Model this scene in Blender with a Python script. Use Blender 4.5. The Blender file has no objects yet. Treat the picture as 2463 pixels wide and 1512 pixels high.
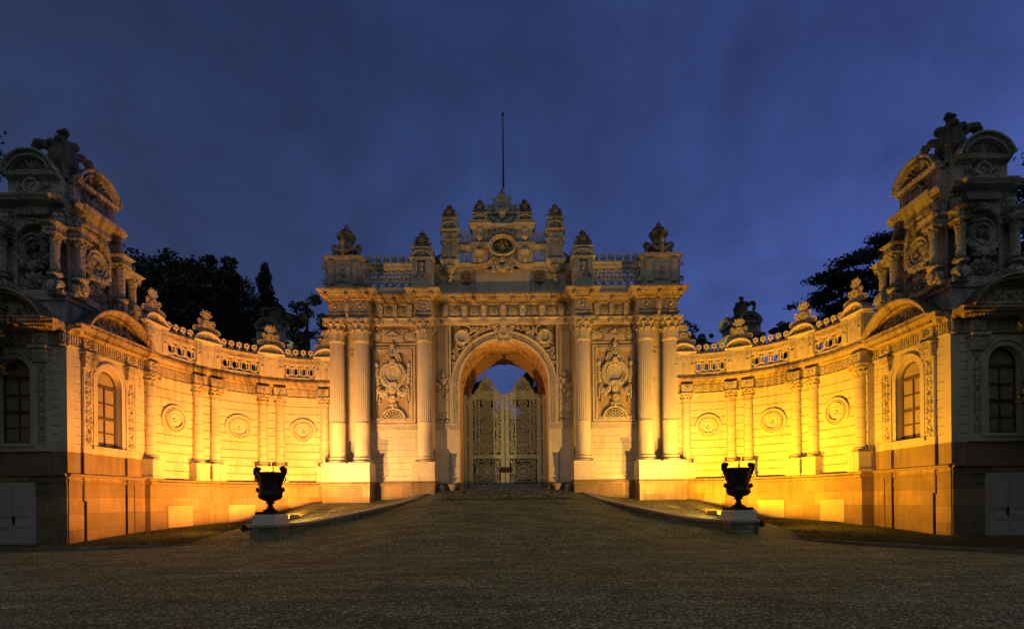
import bpy, bmesh, math, random
from math import sin, cos, pi, radians, sqrt, atan2
from mathutils import Vector, Matrix
random.seed(7)
SC = bpy.context.scene
COL = SC.collection

# ------------------------------------------------------------------ camera
PXW, PXH = 2463.0, 1512.0
F_PX, YH, ROLL, CAMX = 1208.0, 1202.0, 0.0095, 0.4
cam_d = bpy.data.cameras.new('camera')
cam = bpy.data.objects.new('camera', cam_d); COL.objects.link(cam)
cam_d.sensor_fit = 'HORIZONTAL'; cam_d.sensor_width = 36.0
cam_d.lens = 36.0 * F_PX / PXW
cam_d.shift_y = (YH - PXH / 2) / PXW
cam_d.clip_end = 3000.0; cam_d.clip_start = 0.05
cam.location = (CAMX, 0.0, 1.6)
cam.rotation_euler = (Matrix.Rotation(radians(90), 3, 'X') @ Matrix.Rotation(-ROLL, 3, 'Z')).to_euler()
SC.camera = cam

# ------------------------------------------------------------------ sky
W = bpy.data.worlds.new('World'); SC.world = W; W.use_nodes = True
nt = W.node_tree; nt.nodes.clear()
def N(t, typ, **k):
    n = t.nodes.new(typ)
    for a, b in k.items():
        if a in ('operation', 'blend_type', 'data_type', 'noise_dimensions', 'feature', 'interpolation', 'bands_direction', 'wave_type', 'sky_type', 'sun_disc', 'sun_elevation', 'sun_rotation', 'clamp', 'distance', 'use_clamp', 'air_density', 'dust_density', 'ozone_density', 'vector_type', 'offset', 'squash', 'offset_frequency'):
            setattr(n, a, b)
        else:
            n.inputs[a.replace('_', ' ')].default_value = b
    return n
def ramp(t, stops, interp='LINEAR'):
    n = t.nodes.new('ShaderNodeValToRGB'); cr = n.color_ramp; cr.interpolation = interp
    while len(cr.elements) < len(stops): cr.elements.new(0.5)
    for e, (p, c) in zip(cr.elements, stops):
        e.position = p; e.color = (c[0], c[1], c[2], 1) if not isinstance(c, (int, float)) else (c, c, c, 1)
    return n
SKY_EXPO = 1.0
def make_world():
    t = nt; L = t.links.new
    out = t.nodes.new('ShaderNodeOutputWorld'); bg = t.nodes.new('ShaderNodeBackground')
    L(bg.outputs[0], out.inputs[0])
    tc = t.nodes.new('ShaderNodeTexCoord')
    sky = N(t, 'ShaderNodeTexSky', sky_type='NISHITA', sun_disc=False, sun_elevation=radians(-1.5), sun_rotation=radians(150))
    sep = t.nodes.new('ShaderNodeSeparateXYZ'); L(tc.outputs['Generated'], sep.inputs[0])
    # dusk gradient, brighter towards the east side (+x) of the sky and towards the horizon
    gx = t.nodes.new('ShaderNodeMapRange'); gx.inputs[1].default_value = -0.8; gx.inputs[2].default_value = 0.8
    L(sep.outputs[0], gx.inputs[0])
    rx = ramp(t, [(0.0, (.0105, .0185, .050)), (.3, (.0160, .0315, .102)), (.55, (.022, .042, .146)), (.8, (.033, .058, .215)), (1.0, (.043, .072, .26))])
    L(gx.outputs[0], rx.inputs[0])
    gz = t.nodes.new('ShaderNodeMapRange'); gz.inputs[1].default_value = 0.0; gz.inputs[2].default_value = 0.62
    gz.inputs[3].default_value = 2.3; gz.inputs[4].default_value = 0.95
    L(sep.outputs[2], gz.inputs[0])
    gzp = N(t, 'ShaderNodeMath', operation='POWER'); L(gz.outputs[0], gzp.inputs[0]); gzp.inputs[1].default_value = 0.9
    mp = t.nodes.new('ShaderNodeMapping'); L(tc.outputs['Generated'], mp.inputs[0]); mp.inputs['Scale'].default_value = (1.2, 1.0, 2.2); mp.inputs['Rotation'].default_value = (0, .5, 0)
    n1 = N(t, 'ShaderNodeTexNoise', Scale=2.1, Detail=6.0, Roughness=.55, Distortion=.5); L(mp.outputs[0], n1.inputs['Vector'])
    r1 = ramp(t, [(.32, .80), (.5, 1.0), (.72, 1.24)]); L(n1.outputs[0], r1.inputs[0])
    n8 = N(t, 'ShaderNodeTexNoise', Scale=5.5, Detail=7.0, Roughness=.6, Distortion=.3); L(tc.outputs['Generated'], n8.inputs['Vector'])
    r8 = ramp(t, [(.33, .80), (.67, 1.22)]); L(n8.outputs[0], r8.inputs[0])
    m0 = N(t, 'ShaderNodeVectorMath', operation='MULTIPLY'); L(rx.outputs[0], m0.inputs[0]); L(r8.outputs[0], m0.inputs[1])
    m1 = N(t, 'ShaderNodeVectorMath', operation='MULTIPLY'); L(m0.outputs[0], m1.inputs[0]); L(r1.outputs[0], m1.inputs[1])
    m2 = N(t, 'ShaderNodeVectorMath', operation='SCALE'); L(m1.outputs[0], m2.inputs[0]); L(gzp.outputs[0], m2.inputs['Scale'])
    # cloud veils: slightly greyer where the noise is high
    # fill light added to the sky behind the viewer (-y): pale, nearly neutral
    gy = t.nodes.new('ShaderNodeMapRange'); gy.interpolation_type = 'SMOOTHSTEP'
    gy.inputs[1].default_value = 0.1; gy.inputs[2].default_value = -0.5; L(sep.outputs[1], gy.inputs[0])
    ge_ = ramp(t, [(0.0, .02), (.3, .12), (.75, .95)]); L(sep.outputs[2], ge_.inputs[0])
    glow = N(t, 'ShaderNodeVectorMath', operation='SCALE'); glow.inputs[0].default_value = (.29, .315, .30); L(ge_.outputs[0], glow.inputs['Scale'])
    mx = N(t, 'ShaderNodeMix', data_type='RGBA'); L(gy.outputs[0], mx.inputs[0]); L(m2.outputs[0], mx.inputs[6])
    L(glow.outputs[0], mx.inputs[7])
    sk = N(t, 'ShaderNodeVectorMath', operation='SCALE'); L(sky.outputs[0], sk.inputs[0]); sk.inputs['Scale'].default_value = 0.05
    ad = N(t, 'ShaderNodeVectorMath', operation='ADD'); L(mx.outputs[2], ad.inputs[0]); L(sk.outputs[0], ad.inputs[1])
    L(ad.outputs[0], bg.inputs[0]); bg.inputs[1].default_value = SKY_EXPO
make_world()
SC.view_settings.view_transform = 'Standard'; SC.view_settings.look = 'None'
SC.view_settings.exposure = 0.0; SC.view_settings.gamma = 1.0; SC.view_settings.use_curve_mapping = False
SC.render.engine = 'CYCLES'
try:
    SC.cycles.use_denoising = True; SC.cycles.max_bounces = 6; SC.cycles.diffuse_bounces = 3
    SC.cycles.sample_clamp_indirect = 4.0
except Exception: pass

# ------------------------------------------------------------------ materials
MAT = {}
def newmat(name):
    m = bpy.data.materials.new(name); m.use_nodes = True
    t = m.node_tree; b = t.nodes['Principled BSDF']; MAT[name] = m
    return m, t, b
def mixc(t, fac, a, b, blend='MIX'):
    n = N(t, 'ShaderNodeMix', data_type='RGBA', blend_type=blend)
    for s, v in ((0, fac), (6, a), (7, b)):
        if hasattr(v, 'is_output'): t.links.new(v, n.inputs[s])
        else: n.inputs[s].default_value = v if s == 0 else (v[0], v[1], v[2], 1)
    return n.outputs[2]
def stone(name, ca, cb, stain=(.10, .08, .06), stain_amt=.6, top=(.05, .052, .038), top_amt=.7, vein=None, blocks=None, bump=.35, carve=0.0, carve_scale=9.0, rough=.75):
    m, t, b = newmat(name); L = t.links.new
    tc = t.nodes.new('ShaderNodeTexCoord'); ge = t.nodes.new('ShaderNodeNewGeometry')
    P = ge.outputs['Position']; UV = tc.outputs['UV']
    n1 = N(t, 'ShaderNodeTexNoise', Scale=1.3, Detail=6.0, Roughness=.6); L(P, n1.inputs['Vector'])
    r1 = ramp(t, [(.3, ca), (.7, cb)]); L(n1.outputs[0], r1.inputs[0]); col = r1.outputs[0]
    if blocks:
        bw, bh, mort, var = blocks
        br = t.nodes.new('ShaderNodeTexBrick'); L(UV, br.inputs['Vector'])
        br.inputs['Scale'].default_value = 1.0; br.inputs['Brick Width'].default_value = bw; br.inputs['Row Height'].default_value = bh
        br.inputs['Mortar Size'].default_value = .008; br.inputs['Color1'].default_value = (1 - var,) * 3 + (1,); br.inputs['Color2'].default_value = (1 + var * .5, 1 + var * .42, 1 + var * .3, 1)
        br.inputs['Mortar'].default_value = (mort, mort, mort, 1)
        col = mixc(t, 1.0, col, br.outputs[0], 'MULTIPLY')
    if vein:
        mp = t.nodes.new('ShaderNodeMapping'); L(UV, mp.inputs[0]); mp.inputs['Scale'].default_value = vein[1]
        nv = N(t, 'ShaderNodeTexNoise', Scale=1.0, Detail=8.0, Roughness=.62, Distortion=.6); L(mp.outputs[0], nv.inputs['Vector'])
        rv = ramp(t, [(.36, 1.0), (.5, 0.35), (.56, .9), (.66, .15), (.74, 1.0)]); L(nv.outputs[0], rv.inputs[0])
        mm = N(t, 'ShaderNodeMath', operation='MULTIPLY'); L(rv.outputs[0], mm.inputs[0]); mm.inputs[1].default_value = vein[2]
        inv = N(t, 'ShaderNodeMath', operation='SUBTRACT'); inv.inputs[0].default_value = vein[2]; L(mm.outputs[0], inv.inputs[1])
        col = mixc(t, inv.outputs[0], col, vein[0])
    # rain streaks: noise stretched along the height, broken up by a large patch noise
    mp2 = t.nodes.new('ShaderNodeMapping'); L(UV, mp2.inputs[0]); mp2.inputs['Scale'].default_value = (5.0, .45, 1)
    n2 = N(t, 'ShaderNodeTexNoise', Scale=1.0, Detail=5.0, Roughness=.6); L(mp2.outputs[0], n2.inputs['Vector'])
    n3 = N(t, 'ShaderNodeTexNoise', Scale=.55, Detail=4.0); L(P, n3.inputs['Vector'])
    mu = N(t, 'ShaderNodeMath', operation='MULTIPLY'); L(n2.outputs[0], mu.inputs[0]); L(n3.outputs[0], mu.inputs[1])
    r2 = ramp(t, [(.24, 0.0), (.42, stain_amt)]); L(mu.outputs[0], r2.inputs[0])
    col = mixc(t, r2.outputs[0], col, stain)
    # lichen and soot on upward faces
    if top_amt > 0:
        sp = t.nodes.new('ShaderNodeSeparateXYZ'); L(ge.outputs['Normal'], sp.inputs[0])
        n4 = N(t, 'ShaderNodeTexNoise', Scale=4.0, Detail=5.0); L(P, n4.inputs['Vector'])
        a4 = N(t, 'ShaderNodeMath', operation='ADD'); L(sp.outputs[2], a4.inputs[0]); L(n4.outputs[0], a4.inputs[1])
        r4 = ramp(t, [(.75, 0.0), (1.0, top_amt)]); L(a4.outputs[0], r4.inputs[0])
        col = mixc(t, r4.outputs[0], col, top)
    L(col, b.inputs['Base Color']); b.inputs['Roughness'].default_value = rough
    n5 = N(t, 'ShaderNodeTexNoise', Scale=22.0, Detail=5.0, Roughness=.65); L(P, n5.inputs['Vector'])
    bp = N(t, 'ShaderNodeBump', Strength=bump, Distance=.02); L(n5.outputs[0], bp.inputs['Height'])
    last = bp
    if carve > 0:
        vo = N(t, 'ShaderNodeTexVoronoi', feature='SMOOTH_F1', Scale=carve_scale); L(P, vo.inputs['Vector'])
        wv = N(t, 'ShaderNodeTexNoise', Scale=carve_scale * 1.3, Detail=3.0, Distortion=1.5); L(P, wv.inputs['Vector'])
        ad = N(t, 'ShaderNodeMath', operation='ADD'); L(vo.outputs['Distance'], ad.inputs[0]); L(wv.outputs[0], ad.inputs[1])
        b2 = N(t, 'ShaderNodeBump', Strength=carve, Distance=.09); L(ad.outputs[0], b2.inputs['Height']); L(bp.outputs[0], b2.inputs['Normal']); last = b2
    L(last.outputs[0], b.inputs['Normal'])
    return m
def plain(name, col, rough=.6, metal=0.0, nscale=8.0, var=.25, bump=.2, bdist=.01):
    m, t, b = newmat(name); L = t.links.new
    ge = t.nodes.new('ShaderNodeNewGeometry')
    n1 = N(t, 'ShaderNodeTexNoise', Scale=nscale, Detail=5.0, Roughness=.6); L(ge.outputs['Position'], n1.inputs['Vector'])
    r1 = ramp(t, [(.3, tuple(c * (1 - var) for c in col)), (.7, tuple(min(1, c * (1 + var)) for c in col))]); L(n1.outputs[0], r1.inputs[0])
    L(r1.outputs[0], b.inputs['Base Color']); b.inputs['Roughness'].default_value = rough; b.inputs['Metallic'].default_value = metal
    bp = N(t, 'ShaderNodeBump', Strength=bump, Distance=bdist); L(n1.outputs[0], bp.inputs['Height']); L(bp.outputs[0], b.inputs['Normal'])
    return m
LIME = stone('limestone', (.47, .445, .385), (.58, .555, .49), stain_amt=.35)
LIMEC = stone('carved_limestone', (.42, .39, .33), (.56, .53, .46), stain_amt=.7, carve=.6, carve_scale=12.0)
PLIN = stone('plinth_sandstone', (.23, .165, .10), (.32, .24, .16), stain=(.09, .065, .045), stain_amt=.65, blocks=(1.15, .62, .45, .34), bump=.6)
BAND = stone('brown_sandstone', (.22, .165, .11), (.29, .225, .155), stain=(.12, .09, .065), stain_amt=.55, blocks=(1.7, .95, .55, .12), bump=.45)
PATCH = stone('pale_stone_slab', (.37, .30, .21), (.43, .36, .26), stain_amt=.15, bump=.2)
MARB = stone('veined_marble', (.56, .52, .46), (.66, .63, .58), stain_amt=.28, vein=((.36, .34, .32), (.5, 5.0, 1.0), .55), bump=.15, rough=.55)
MARBV = stone('column_marble', (.56, .52, .46), (.66, .63, .58), stain_amt=.2, vein=((.37, .34, .32), (4.0, .5, 1.0), .5), bump=.15, rough=.55)
MARBC = stone('carved_marble', (.50, .46, .40), (.62, .58, .52), stain=(.13, .10, .07), stain_amt=.65, carve=.5, carve_scale=14.0)
FIELD = stone('pinkish_panel_stone', (.34, .26, .19), (.42, .33, .25), stain_amt=.5, bump=.5)
ROUGHP = stone('tooled_stone', (.42, .36, .29), (.52, .46, .38), stain_amt=.3, bump=.9, carve=.35, carve_scale=16.0)
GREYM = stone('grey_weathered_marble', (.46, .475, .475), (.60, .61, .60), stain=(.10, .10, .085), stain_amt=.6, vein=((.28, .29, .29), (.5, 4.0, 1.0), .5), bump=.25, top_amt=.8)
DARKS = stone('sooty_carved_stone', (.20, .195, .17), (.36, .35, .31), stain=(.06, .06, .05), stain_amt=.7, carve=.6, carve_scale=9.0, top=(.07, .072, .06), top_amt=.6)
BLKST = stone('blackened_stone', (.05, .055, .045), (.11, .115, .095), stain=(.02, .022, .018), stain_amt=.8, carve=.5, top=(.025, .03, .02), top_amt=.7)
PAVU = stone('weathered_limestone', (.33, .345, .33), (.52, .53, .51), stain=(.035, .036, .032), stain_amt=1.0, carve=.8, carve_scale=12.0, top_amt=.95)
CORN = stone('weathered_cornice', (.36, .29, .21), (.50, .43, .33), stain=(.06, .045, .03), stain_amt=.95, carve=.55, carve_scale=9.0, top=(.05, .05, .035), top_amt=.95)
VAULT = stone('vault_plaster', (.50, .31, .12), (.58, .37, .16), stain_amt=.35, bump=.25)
DOORM = plain('painted_iron', (.24, .295, .295), rough=.55, var=.2)
IRON = plain('dark_iron', (.03, .03, .03), rough=.5, metal=.6)
BRONZE = plain('black_bronze', (.012, .010, .010), rough=.6, metal=.2, var=.4)
GOLD = plain('gilding', (.80, .62, .22), rough=.4, metal=.3)
ENAMEL = plain('black_enamel', (.008, .008, .008), rough=.35, var=.1, bump=.02)
FRAME = plain('brown_window_paint', (.10, .075, .05), rough=.5)
PANE = plain('window_pane', (.34, .30, .23), rough=.12, var=.15, nscale=1.2, bump=.02)
WHITEP = plain('grey_white_paint', (.42, .42, .40), rough=.6, var=.12)
PEDW = plain('white_marble_block', (.62, .64, .64), rough=.6, var=.1)
BARK = plain('bark', (.05, .04, .03), rough=.9, bump=.8, bdist=.05)
LAMPB = plain('lamp_housing', (.03, .032, .034), rough=.5)
def leafmat(name, c):
    m, t, b = newmat(name); L = t.links.new
    oi = t.nodes.new('ShaderNodeNewGeometry')
    n1 = N(t, 'ShaderNodeTexNoise', Scale=.8, Detail=4.0); L(oi.outputs['Position'], n1.inputs['Vector'])
    r = ramp(t, [(.3, tuple(x * .5 for x in c)), (.7, tuple(x * 1.5 for x in c))]); L(n1.outputs[0], r.inputs[0])
    L(r.outputs[0], b.inputs['Base Color']); b.inputs['Roughness'].default_value = .7
    return m
LEAF = leafmat('broad_leaf', (.030, .042, .018)); NEED = leafmat('needles', (.014, .024, .014)); CYP = leafmat('cypress_leaf', (.012, .018, .009))
def emis(name, c, s):
    m, t, b = newmat(name); b.inputs['Emission Color'].default_value = (*c, 1); b.inputs['Emission Strength'].default_value = s
    b.inputs['Base Color'].default_value = (.8, .8, .8, 1); return m
def gravelmat():
    m, t, b = newmat('gravel'); L = t.links.new
    ge = t.nodes.new('ShaderNodeNewGeometry'); P = ge.outputs['Position']
    v = N(t, 'ShaderNodeTexVoronoi', Scale=38.0, Randomness=1.0); L(P, v.inputs['Vector'])
    sx = t.nodes.new('ShaderNodeSeparateColor'); L(v.outputs['Color'], sx.inputs[0])
    r = ramp(t, [(0, (.035, .047, .015)), (.45, (.105, .142, .056)), (.8, (.21, .262, .118)), (.93, (.46, .54, .30)), (1, (.80, .88, .58))]); L(sx.outputs[0], r.inputs[0])
    n = N(t, 'ShaderNodeTexNoise', Scale=.7, Detail=7.0, Roughness=.65); L(P, n.inputs['Vector'])
    rn = ramp(t, [(.3, .55), (.7, 1.25)]); L(n.outputs[0], rn.inputs[0])
    mp = t.nodes.new('ShaderNodeMapping'); L(P, mp.inputs[0]); mp.inputs['Scale'].default_value = (.35, 2.2, 1)
    n9 = N(t, 'ShaderNodeTexNoise', Scale=1.0, Detail=5.0, Roughness=.6); L(mp.outputs[0], n9.inputs['Vector'])
    rn9 = ramp(t, [(.35, .7), (.6, 1.15)]); L(n9.outputs[0], rn9.inputs[0])
    c = mixc(t, 1.0, r.outputs[0], rn.outputs[0], 'MULTIPLY'); c = mixc(t, 1.0, c, rn9.outputs[0], 'MULTIPLY')
    L(c, b.inputs['Base Color']); b.inputs['Roughness'].default_value = .95
    v2 = N(t, 'ShaderNodeTexVoronoi', Scale=38.0, Randomness=1.0); L(P, v2.inputs['Vector'])
    bp = N(t, 'ShaderNodeBump', Strength=1.0, Distance=.03); bp.invert = True; L(v2.outputs['Distance'], bp.inputs['Height']); 
    n2 = N(t, 'ShaderNodeTexNoise', Scale=3.5, Detail=4.0); L(P, n2.inputs['Vector'])
    b2 = N(t, 'ShaderNodeBump', Strength=.5, Distance=.12); L(n2.outputs[0], b2.inputs['Height']); L(bp.outputs[0], b2.inputs['Normal'])
    L(b2.outputs[0], b.inputs['Normal']); return m
GRAVEL = gravelmat()
def cobblemat():
    m, t, b = newmat('pebble_paving'); L = t.links.new
    ge = t.nodes.new('ShaderNodeNewGeometry'); P = ge.outputs['Position']
    v = N(t, 'ShaderNodeTexVoronoi', Scale=9.0); L(P, v.inputs['Vector'])
    sx = t.nodes.new('ShaderNodeSeparateColor'); L(v.outputs['Color'], sx.inputs[0])
    r = ramp(t, [(0, (.018, .022, .012)), (.55, (.06, .07, .035)), (.85, (.2, .22, .13)), (1, (.5, .54, .38))]); L(sx.outputs[0], r.inputs[0])
    L(r.outputs[0], b.inputs['Base Color']); b.inputs['Roughness'].default_value = .8
    bp = N(t, 'ShaderNodeBump', Strength=1.0, Distance=.05); bp.invert = True; L(v.outputs['Distance'], bp.inputs['Height']); L(bp.outputs[0], b.inputs['Normal']); return m
COBB = cobblemat()
def soilmat():
    m, t, b = newmat('lawn_soil'); L = t.links.new
    ge = t.nodes.new('ShaderNodeNewGeometry'); P = ge.outputs['Position']
    n = N(t, 'ShaderNodeTexNoise', Scale=5.0, Detail=8.0, Roughness=.7); L(P, n.inputs['Vector'])
    r = ramp(t, [(.3, (.02, .024, .008)), (.6, (.045, .055, .016)), (.75, (.09, .08, .03))]); L(n.outputs[0], r.inputs[0])
    L(r.outputs[0], b.inputs['Base Color']); b.inputs['Roughness'].default_value = .95
    bp = N(t, 'ShaderNodeBump', Strength=.9, Distance=.05); L(n.outputs[0], bp.inputs['Height']); L(bp.outputs[0], b.inputs['Normal']); return m
SOIL = soilmat(); GRASS = leafmat('grass_blade', (.055, .070, .018))
RUBBLE = stone('rubble_stone', (.16, .155, .13), (.30, .29, .24), stain=(.05, .055, .03), stain_amt=.8, blocks=(.55, .2, .3, .4), bump=.9, carve=.5, carve_scale=9.0, top_amt=0)
COPING = stone('coping_stone', (.30, .28, .24), (.40, .37, .32), stain_amt=.5, bump=.5, top_amt=.0)

# ------------------------------------------------------------------ mesh toolkit
class MB:
    """collects shapes in façade coordinates (u along, o outward, z up)"""
    def __init__(s): s.v = []; s.f = []; s.off = (0, 0, 0)
    def add(s, V, F):
        b = len(s.v); a, c, d = s.off
        s.v += [(p[0] + a, p[1] + c, p[2] + d) for p in V]
        s.f += [tuple(i + b for i in f) for f in F]
    def box(s, u0, u1, o0, o1, z0, z1):
        s.add([(u0, o0, z0), (u1, o0, z0), (u1, o1, z0), (u0, o1, z0), (u0, o0, z1), (u1, o0, z1), (u1, o1, z1), (u0, o1, z1)],
              [(0, 1, 2, 3), (4, 5, 6, 7), (0, 1, 5, 4), (1, 2, 6, 5), (2, 3, 7, 6), (3, 0, 4, 7)])
    def bevbox(s, u0, u1, o0, o1, z0, z1, b=.02):
        s.frustum(u0, u1, o0, o1 - b, z0, z1, 0); s.pyr(u0, u1, o1 - b, o1, z0, z1, b)
    def frustum(s, u0, u1, o0, o1, z0, z1, d):
        s.add([(u0, o0, z0), (u1, o0, z0), (u1 + d, o1, z0 - d), (u0 - d, o1, z0 - d), (u0, o0, z1), (u1, o0, z1), (u1 + d, o1, z1 + d), (u0 - d, o1, z1 + d)],
              [(0, 1, 2, 3), (4, 5, 6, 7), (0, 1, 5, 4), (1, 2, 6, 5), (2, 3, 7, 6), (3, 0, 4, 7)])
    def pyr(s, u0, u1, o0, o1, z0, z1, b):
        s.frustum(u0, u1, o0, o1, z0, z1, -b)
    def taper(s, u, o, z0, z1, w0, d0, w1, d1):
        V = []
        for z, w, d in ((z0, w0, d0), (z1, w1, d1)):
            V += [(u - w, o - d, z), (u + w, o - d, z), (u + w, o + d, z), (u - w, o + d, z)]
        s.add(V, [(0, 1, 2, 3), (4, 5, 6, 7), (0, 1, 5, 4), (1, 2, 6, 5), (2, 3, 7, 6), (3, 0, 4, 7)])
    def prism(s, pts, o0, o1):
        n = len(pts)
        s.add([(p[0], o0, p[1]) for p in pts] + [(p[0], o1, p[1]) for p in pts],
              [tuple(range(n)), tuple(range(n, 2 * n))] + [(i, (i + 1) % n, n + (i + 1) % n, n + i) for i in range(n)])
    def lathe(s, u, o, prof, n=16, flute=None, su=1, so=1, a0=0, a1=2 * pi):
        full = abs(a1 - a0 - 2 * pi) < 1e-6; V = []; F = []; m = n if full else n + 1
        for (r, z) in prof:
            for i in range(m):
                a = a0 + (a1 - a0) * i / n; rr = r * (flute(a) if flute else 1)
                V.append((u + rr * cos(a) * su, o + rr * sin(a) * so, z))
        for j in range(len(prof) - 1):
            for i in range(n):
                k = (i + 1) % m
                F.append((j * m + i, j * m + k, (j + 1) * m + k, (j + 1) * m + i))
        if full:
            F.append(tuple(range(m))); F.append(tuple(range((len(prof) - 1) * m, len(prof) * m)))
        s.add(V, F)
    def ring(s, u, z, prof, n=24, su=1, sz=1, a0=0, a1=2 * pi, close=True):
        """lathe about the outward axis: prof (r, o)"""
        full = abs(a1 - a0 - 2 * pi) < 1e-6; V = []; F = []; m = n if full else n + 1
        for (r, o) in prof:
            for i in range(m):
                a = a0 + (a1 - a0) * i / n
                V.append((u + r * cos(a) * su, o, z + r * sin(a) * sz))
        for j in range(len(prof) - 1):
            for i in range(n):
                k = (i + 1) % m
                F.append((j * m + i, j * m + k, (j + 1) * m + k, (j + 1) * m + i))
        if full and close and prof[-1][0] > 0.001: F.append(tuple(range((len(prof) - 1) * m, len(prof) * m)))
        if not full:
            F.append(tuple(j * m for j in range(len(prof)))); F.append(tuple(j * m + m - 1 for j in range(len(prof))))
        s.add(V, F)
    def mould(s, path, prof, cap=True):
        n = len(path); k = len(prof); V = []
        for i, p in enumerate(path):
            if i == 0: d = (path[1][0] - p[0], path[1][1] - p[1]); d2 = d
            elif i == n - 1: d = (p[0] - path[i - 1][0], p[1] - path[i - 1][1]); d2 = d
            else: d = (p[0] - path[i - 1][0], p[1] - path[i - 1][1]); d2 = (path[i + 1][0] - p[0], path[i + 1][1] - p[1])
            l1 = math.hypot(*d) or 1; l2 = math.hypot(*d2) or 1
            n1 = (-d[1] / l1, d[0] / l1); n2 = (-d2[1] / l2, d2[0] / l2)
            q = 1 + n1[0] * n2[0] + n1[1] * n2[1]
            q = max(q, .2); nx, ny = (n1[0] + n2[0]) / q, (n1[1] + n2[1]) / q
            for (dd, z) in prof: V.append((p[0] + nx * dd, p[1] + ny * dd, z))
        F = [(i * k + j, (i + 1) * k + j, (i + 1) * k + j + 1, i * k + j + 1) for i in range(n - 1) for j in range(k - 1)]
        if cap: F += [tuple(range(k)), tuple(range((n - 1) * k, n * k))]
        s.add(V, F)
    def arcm(s, u, z, prof, a0=0, a1=pi, n=32, su=1, sz=1):
        """profile (r, o) swept round an arc in the façade plane, closed loop profile"""
        k = len(prof); V = []
        for i in range(n + 1):
            a = a0 + (a1 - a0) * i / n
            for (r, o) in prof: V.append((u + r * cos(a) * su, o, z + r * sin(a) * sz))
        F = [(i * k + j, (i + 1) * k + j, (i + 1) * k + (j + 1) % k, i * k + (j + 1) % k) for i in range(n) for j in range(k)]
        F += [tuple(range(k)), tuple(range(n * k, n * k + k))]
        s.add(V, F)
    def tube(s, pts, r, n=6, cap=True):
        m = len(pts); V = []; up = Vector((0.13, 1, .21)).normalized()
        for i, p in enumerate(pts):
            a = Vector(pts[max(0, i - 1)]); b = Vector(pts[min(m - 1, i + 1)]); d = (b - a)
            d = d.normalized() if d.length > 1e-9 else Vector((0, 0, 1))
            x = d.cross(up); x = x.normalized() if x.length > 1e-6 else Vector((1, 0, 0)); y = d.cross(x)
            rr = r[i] if isinstance(r, (list, tuple)) else r
            for j in range(n):
                t = 2 * pi * j / n; q = Vector(p) + x * (rr * cos(t)) + y * (rr * sin(t)); V.append(tuple(q))
        F = [(i * n + j, (i + 1) * n + j, (i + 1) * n + (j + 1) % n, i * n + (j + 1) % n) for i in range(m - 1) for j in range(n)]
        if cap: F += [tuple(range(n)), tuple(range((m - 1) * n, m * n))]
        s.add(V, F)
    def bar(s, u0, z0, u1, z1, w, o0, o1):
        d = math.hypot(u1 - u0, z1 - z0) or 1; nx, nz = -(z1 - z0) / d * w / 2, (u1 - u0) / d * w / 2
        s.prism([(u0 + nx, z0 + nz), (u1 + nx, z1 + nz), (u1 - nx, z1 - nz), (u0 - nx, z0 - nz)], o0, o1)
    def blob(s, u, o, z, ru, ro, rz, n=8, k=4):
        V = [(u, o, z - rz)]; F = []
        for j in range(1, k):
            b = -pi / 2 + pi * j / k
            for i in range(n):
                a = 2 * pi * i / n; V.append((u + ru * cos(b) * cos(a), o + ro * cos(b) * sin(a), z + rz * sin(b)))
        V.append((u, o, z + rz)); t = len(V) - 1
        for i in range(n):
            F.append((0, 1 + (i + 1) % n, 1 + i)); F.append((t, t - n + i, t - n + (i + 1) % n))
            for j in range(k - 2):
                F.append((1 + j * n + i, 1 + j * n + (i + 1) % n, 1 + (j + 1) * n + (i + 1) % n, 1 + (j + 1) * n + i))
        s.add(V, F)
    def leaf(s, u, z, o, ang, ln, w, t=.04):
        c, q = cos(ang), sin(ang)
        L = [(0, 0, 0), (.3, .5, .2), (.65, .42, .3), (1, 0, .1), (.65, -.42, .3), (.3, -.5, .2), (.45, 0, 1)]
        V = [(u + a * ln * c - b * w * q, o + h * t, z + a * ln * q + b * w * c) for a, b, h in L]
        s.add(V, [(0, 1, 6), (1, 2, 6), (2, 3, 6), (3, 4, 6), (4, 5, 6), (5, 0, 6)])
    def rosette(s, u, z, o, r, n=8, t=.05):
        for i in range(n):
            a = 2 * pi * i / n + .2; s.leaf(u + cos(a) * r * .18, z + sin(a) * r * .18, o, a, r * .85, r * .62, t)
        s.blob(u, o + t * .6, z, r * .24, t, r * .24, 8, 4)
    def spiral(s, u, z, o, r, turns=1.6, start=0.0, dr=1, rad=.025, n=22, tail=None):
        P = []; R = []
        if tail: P.append((tail[0], o, tail[1])); R.append(rad * .8)
        for i in range(n + 1):
            t = i / n; a = start + dr * turns * 2 * pi * t; rr = r * (1 - t) ** .8
            P.append((u + cos(a) * rr, o, z + sin(a) * rr)); R.append(rad * (1 - .45 * t))
        s.tube(P, R, 5); s.blob(u, o, z, rad * 1.3, rad * 1.3, rad * 1.3, 6, 3)
    def garland(s, p0, p1, sag, r, n=9, o=0):
        for i in range(n):
            t = (i + .5) / n; u = p0[0] + (p1[0] - p0[0]) * t; z = p0[1] + (p1[1] - p0[1]) * t - sag * 4 * t * (1 - t)
            q = r * (.6 + .6 * sin(pi * t)); j = random.uniform(-.3, .3) * q
            s.blob(u + j, o + q * .5, z - j, q, q * .9, q, 7, 4)
            s.leaf(u, z, o + q * .6, random.uniform(0, 6.28), q * 1.9, q * 1.1, q * .6)
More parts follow.
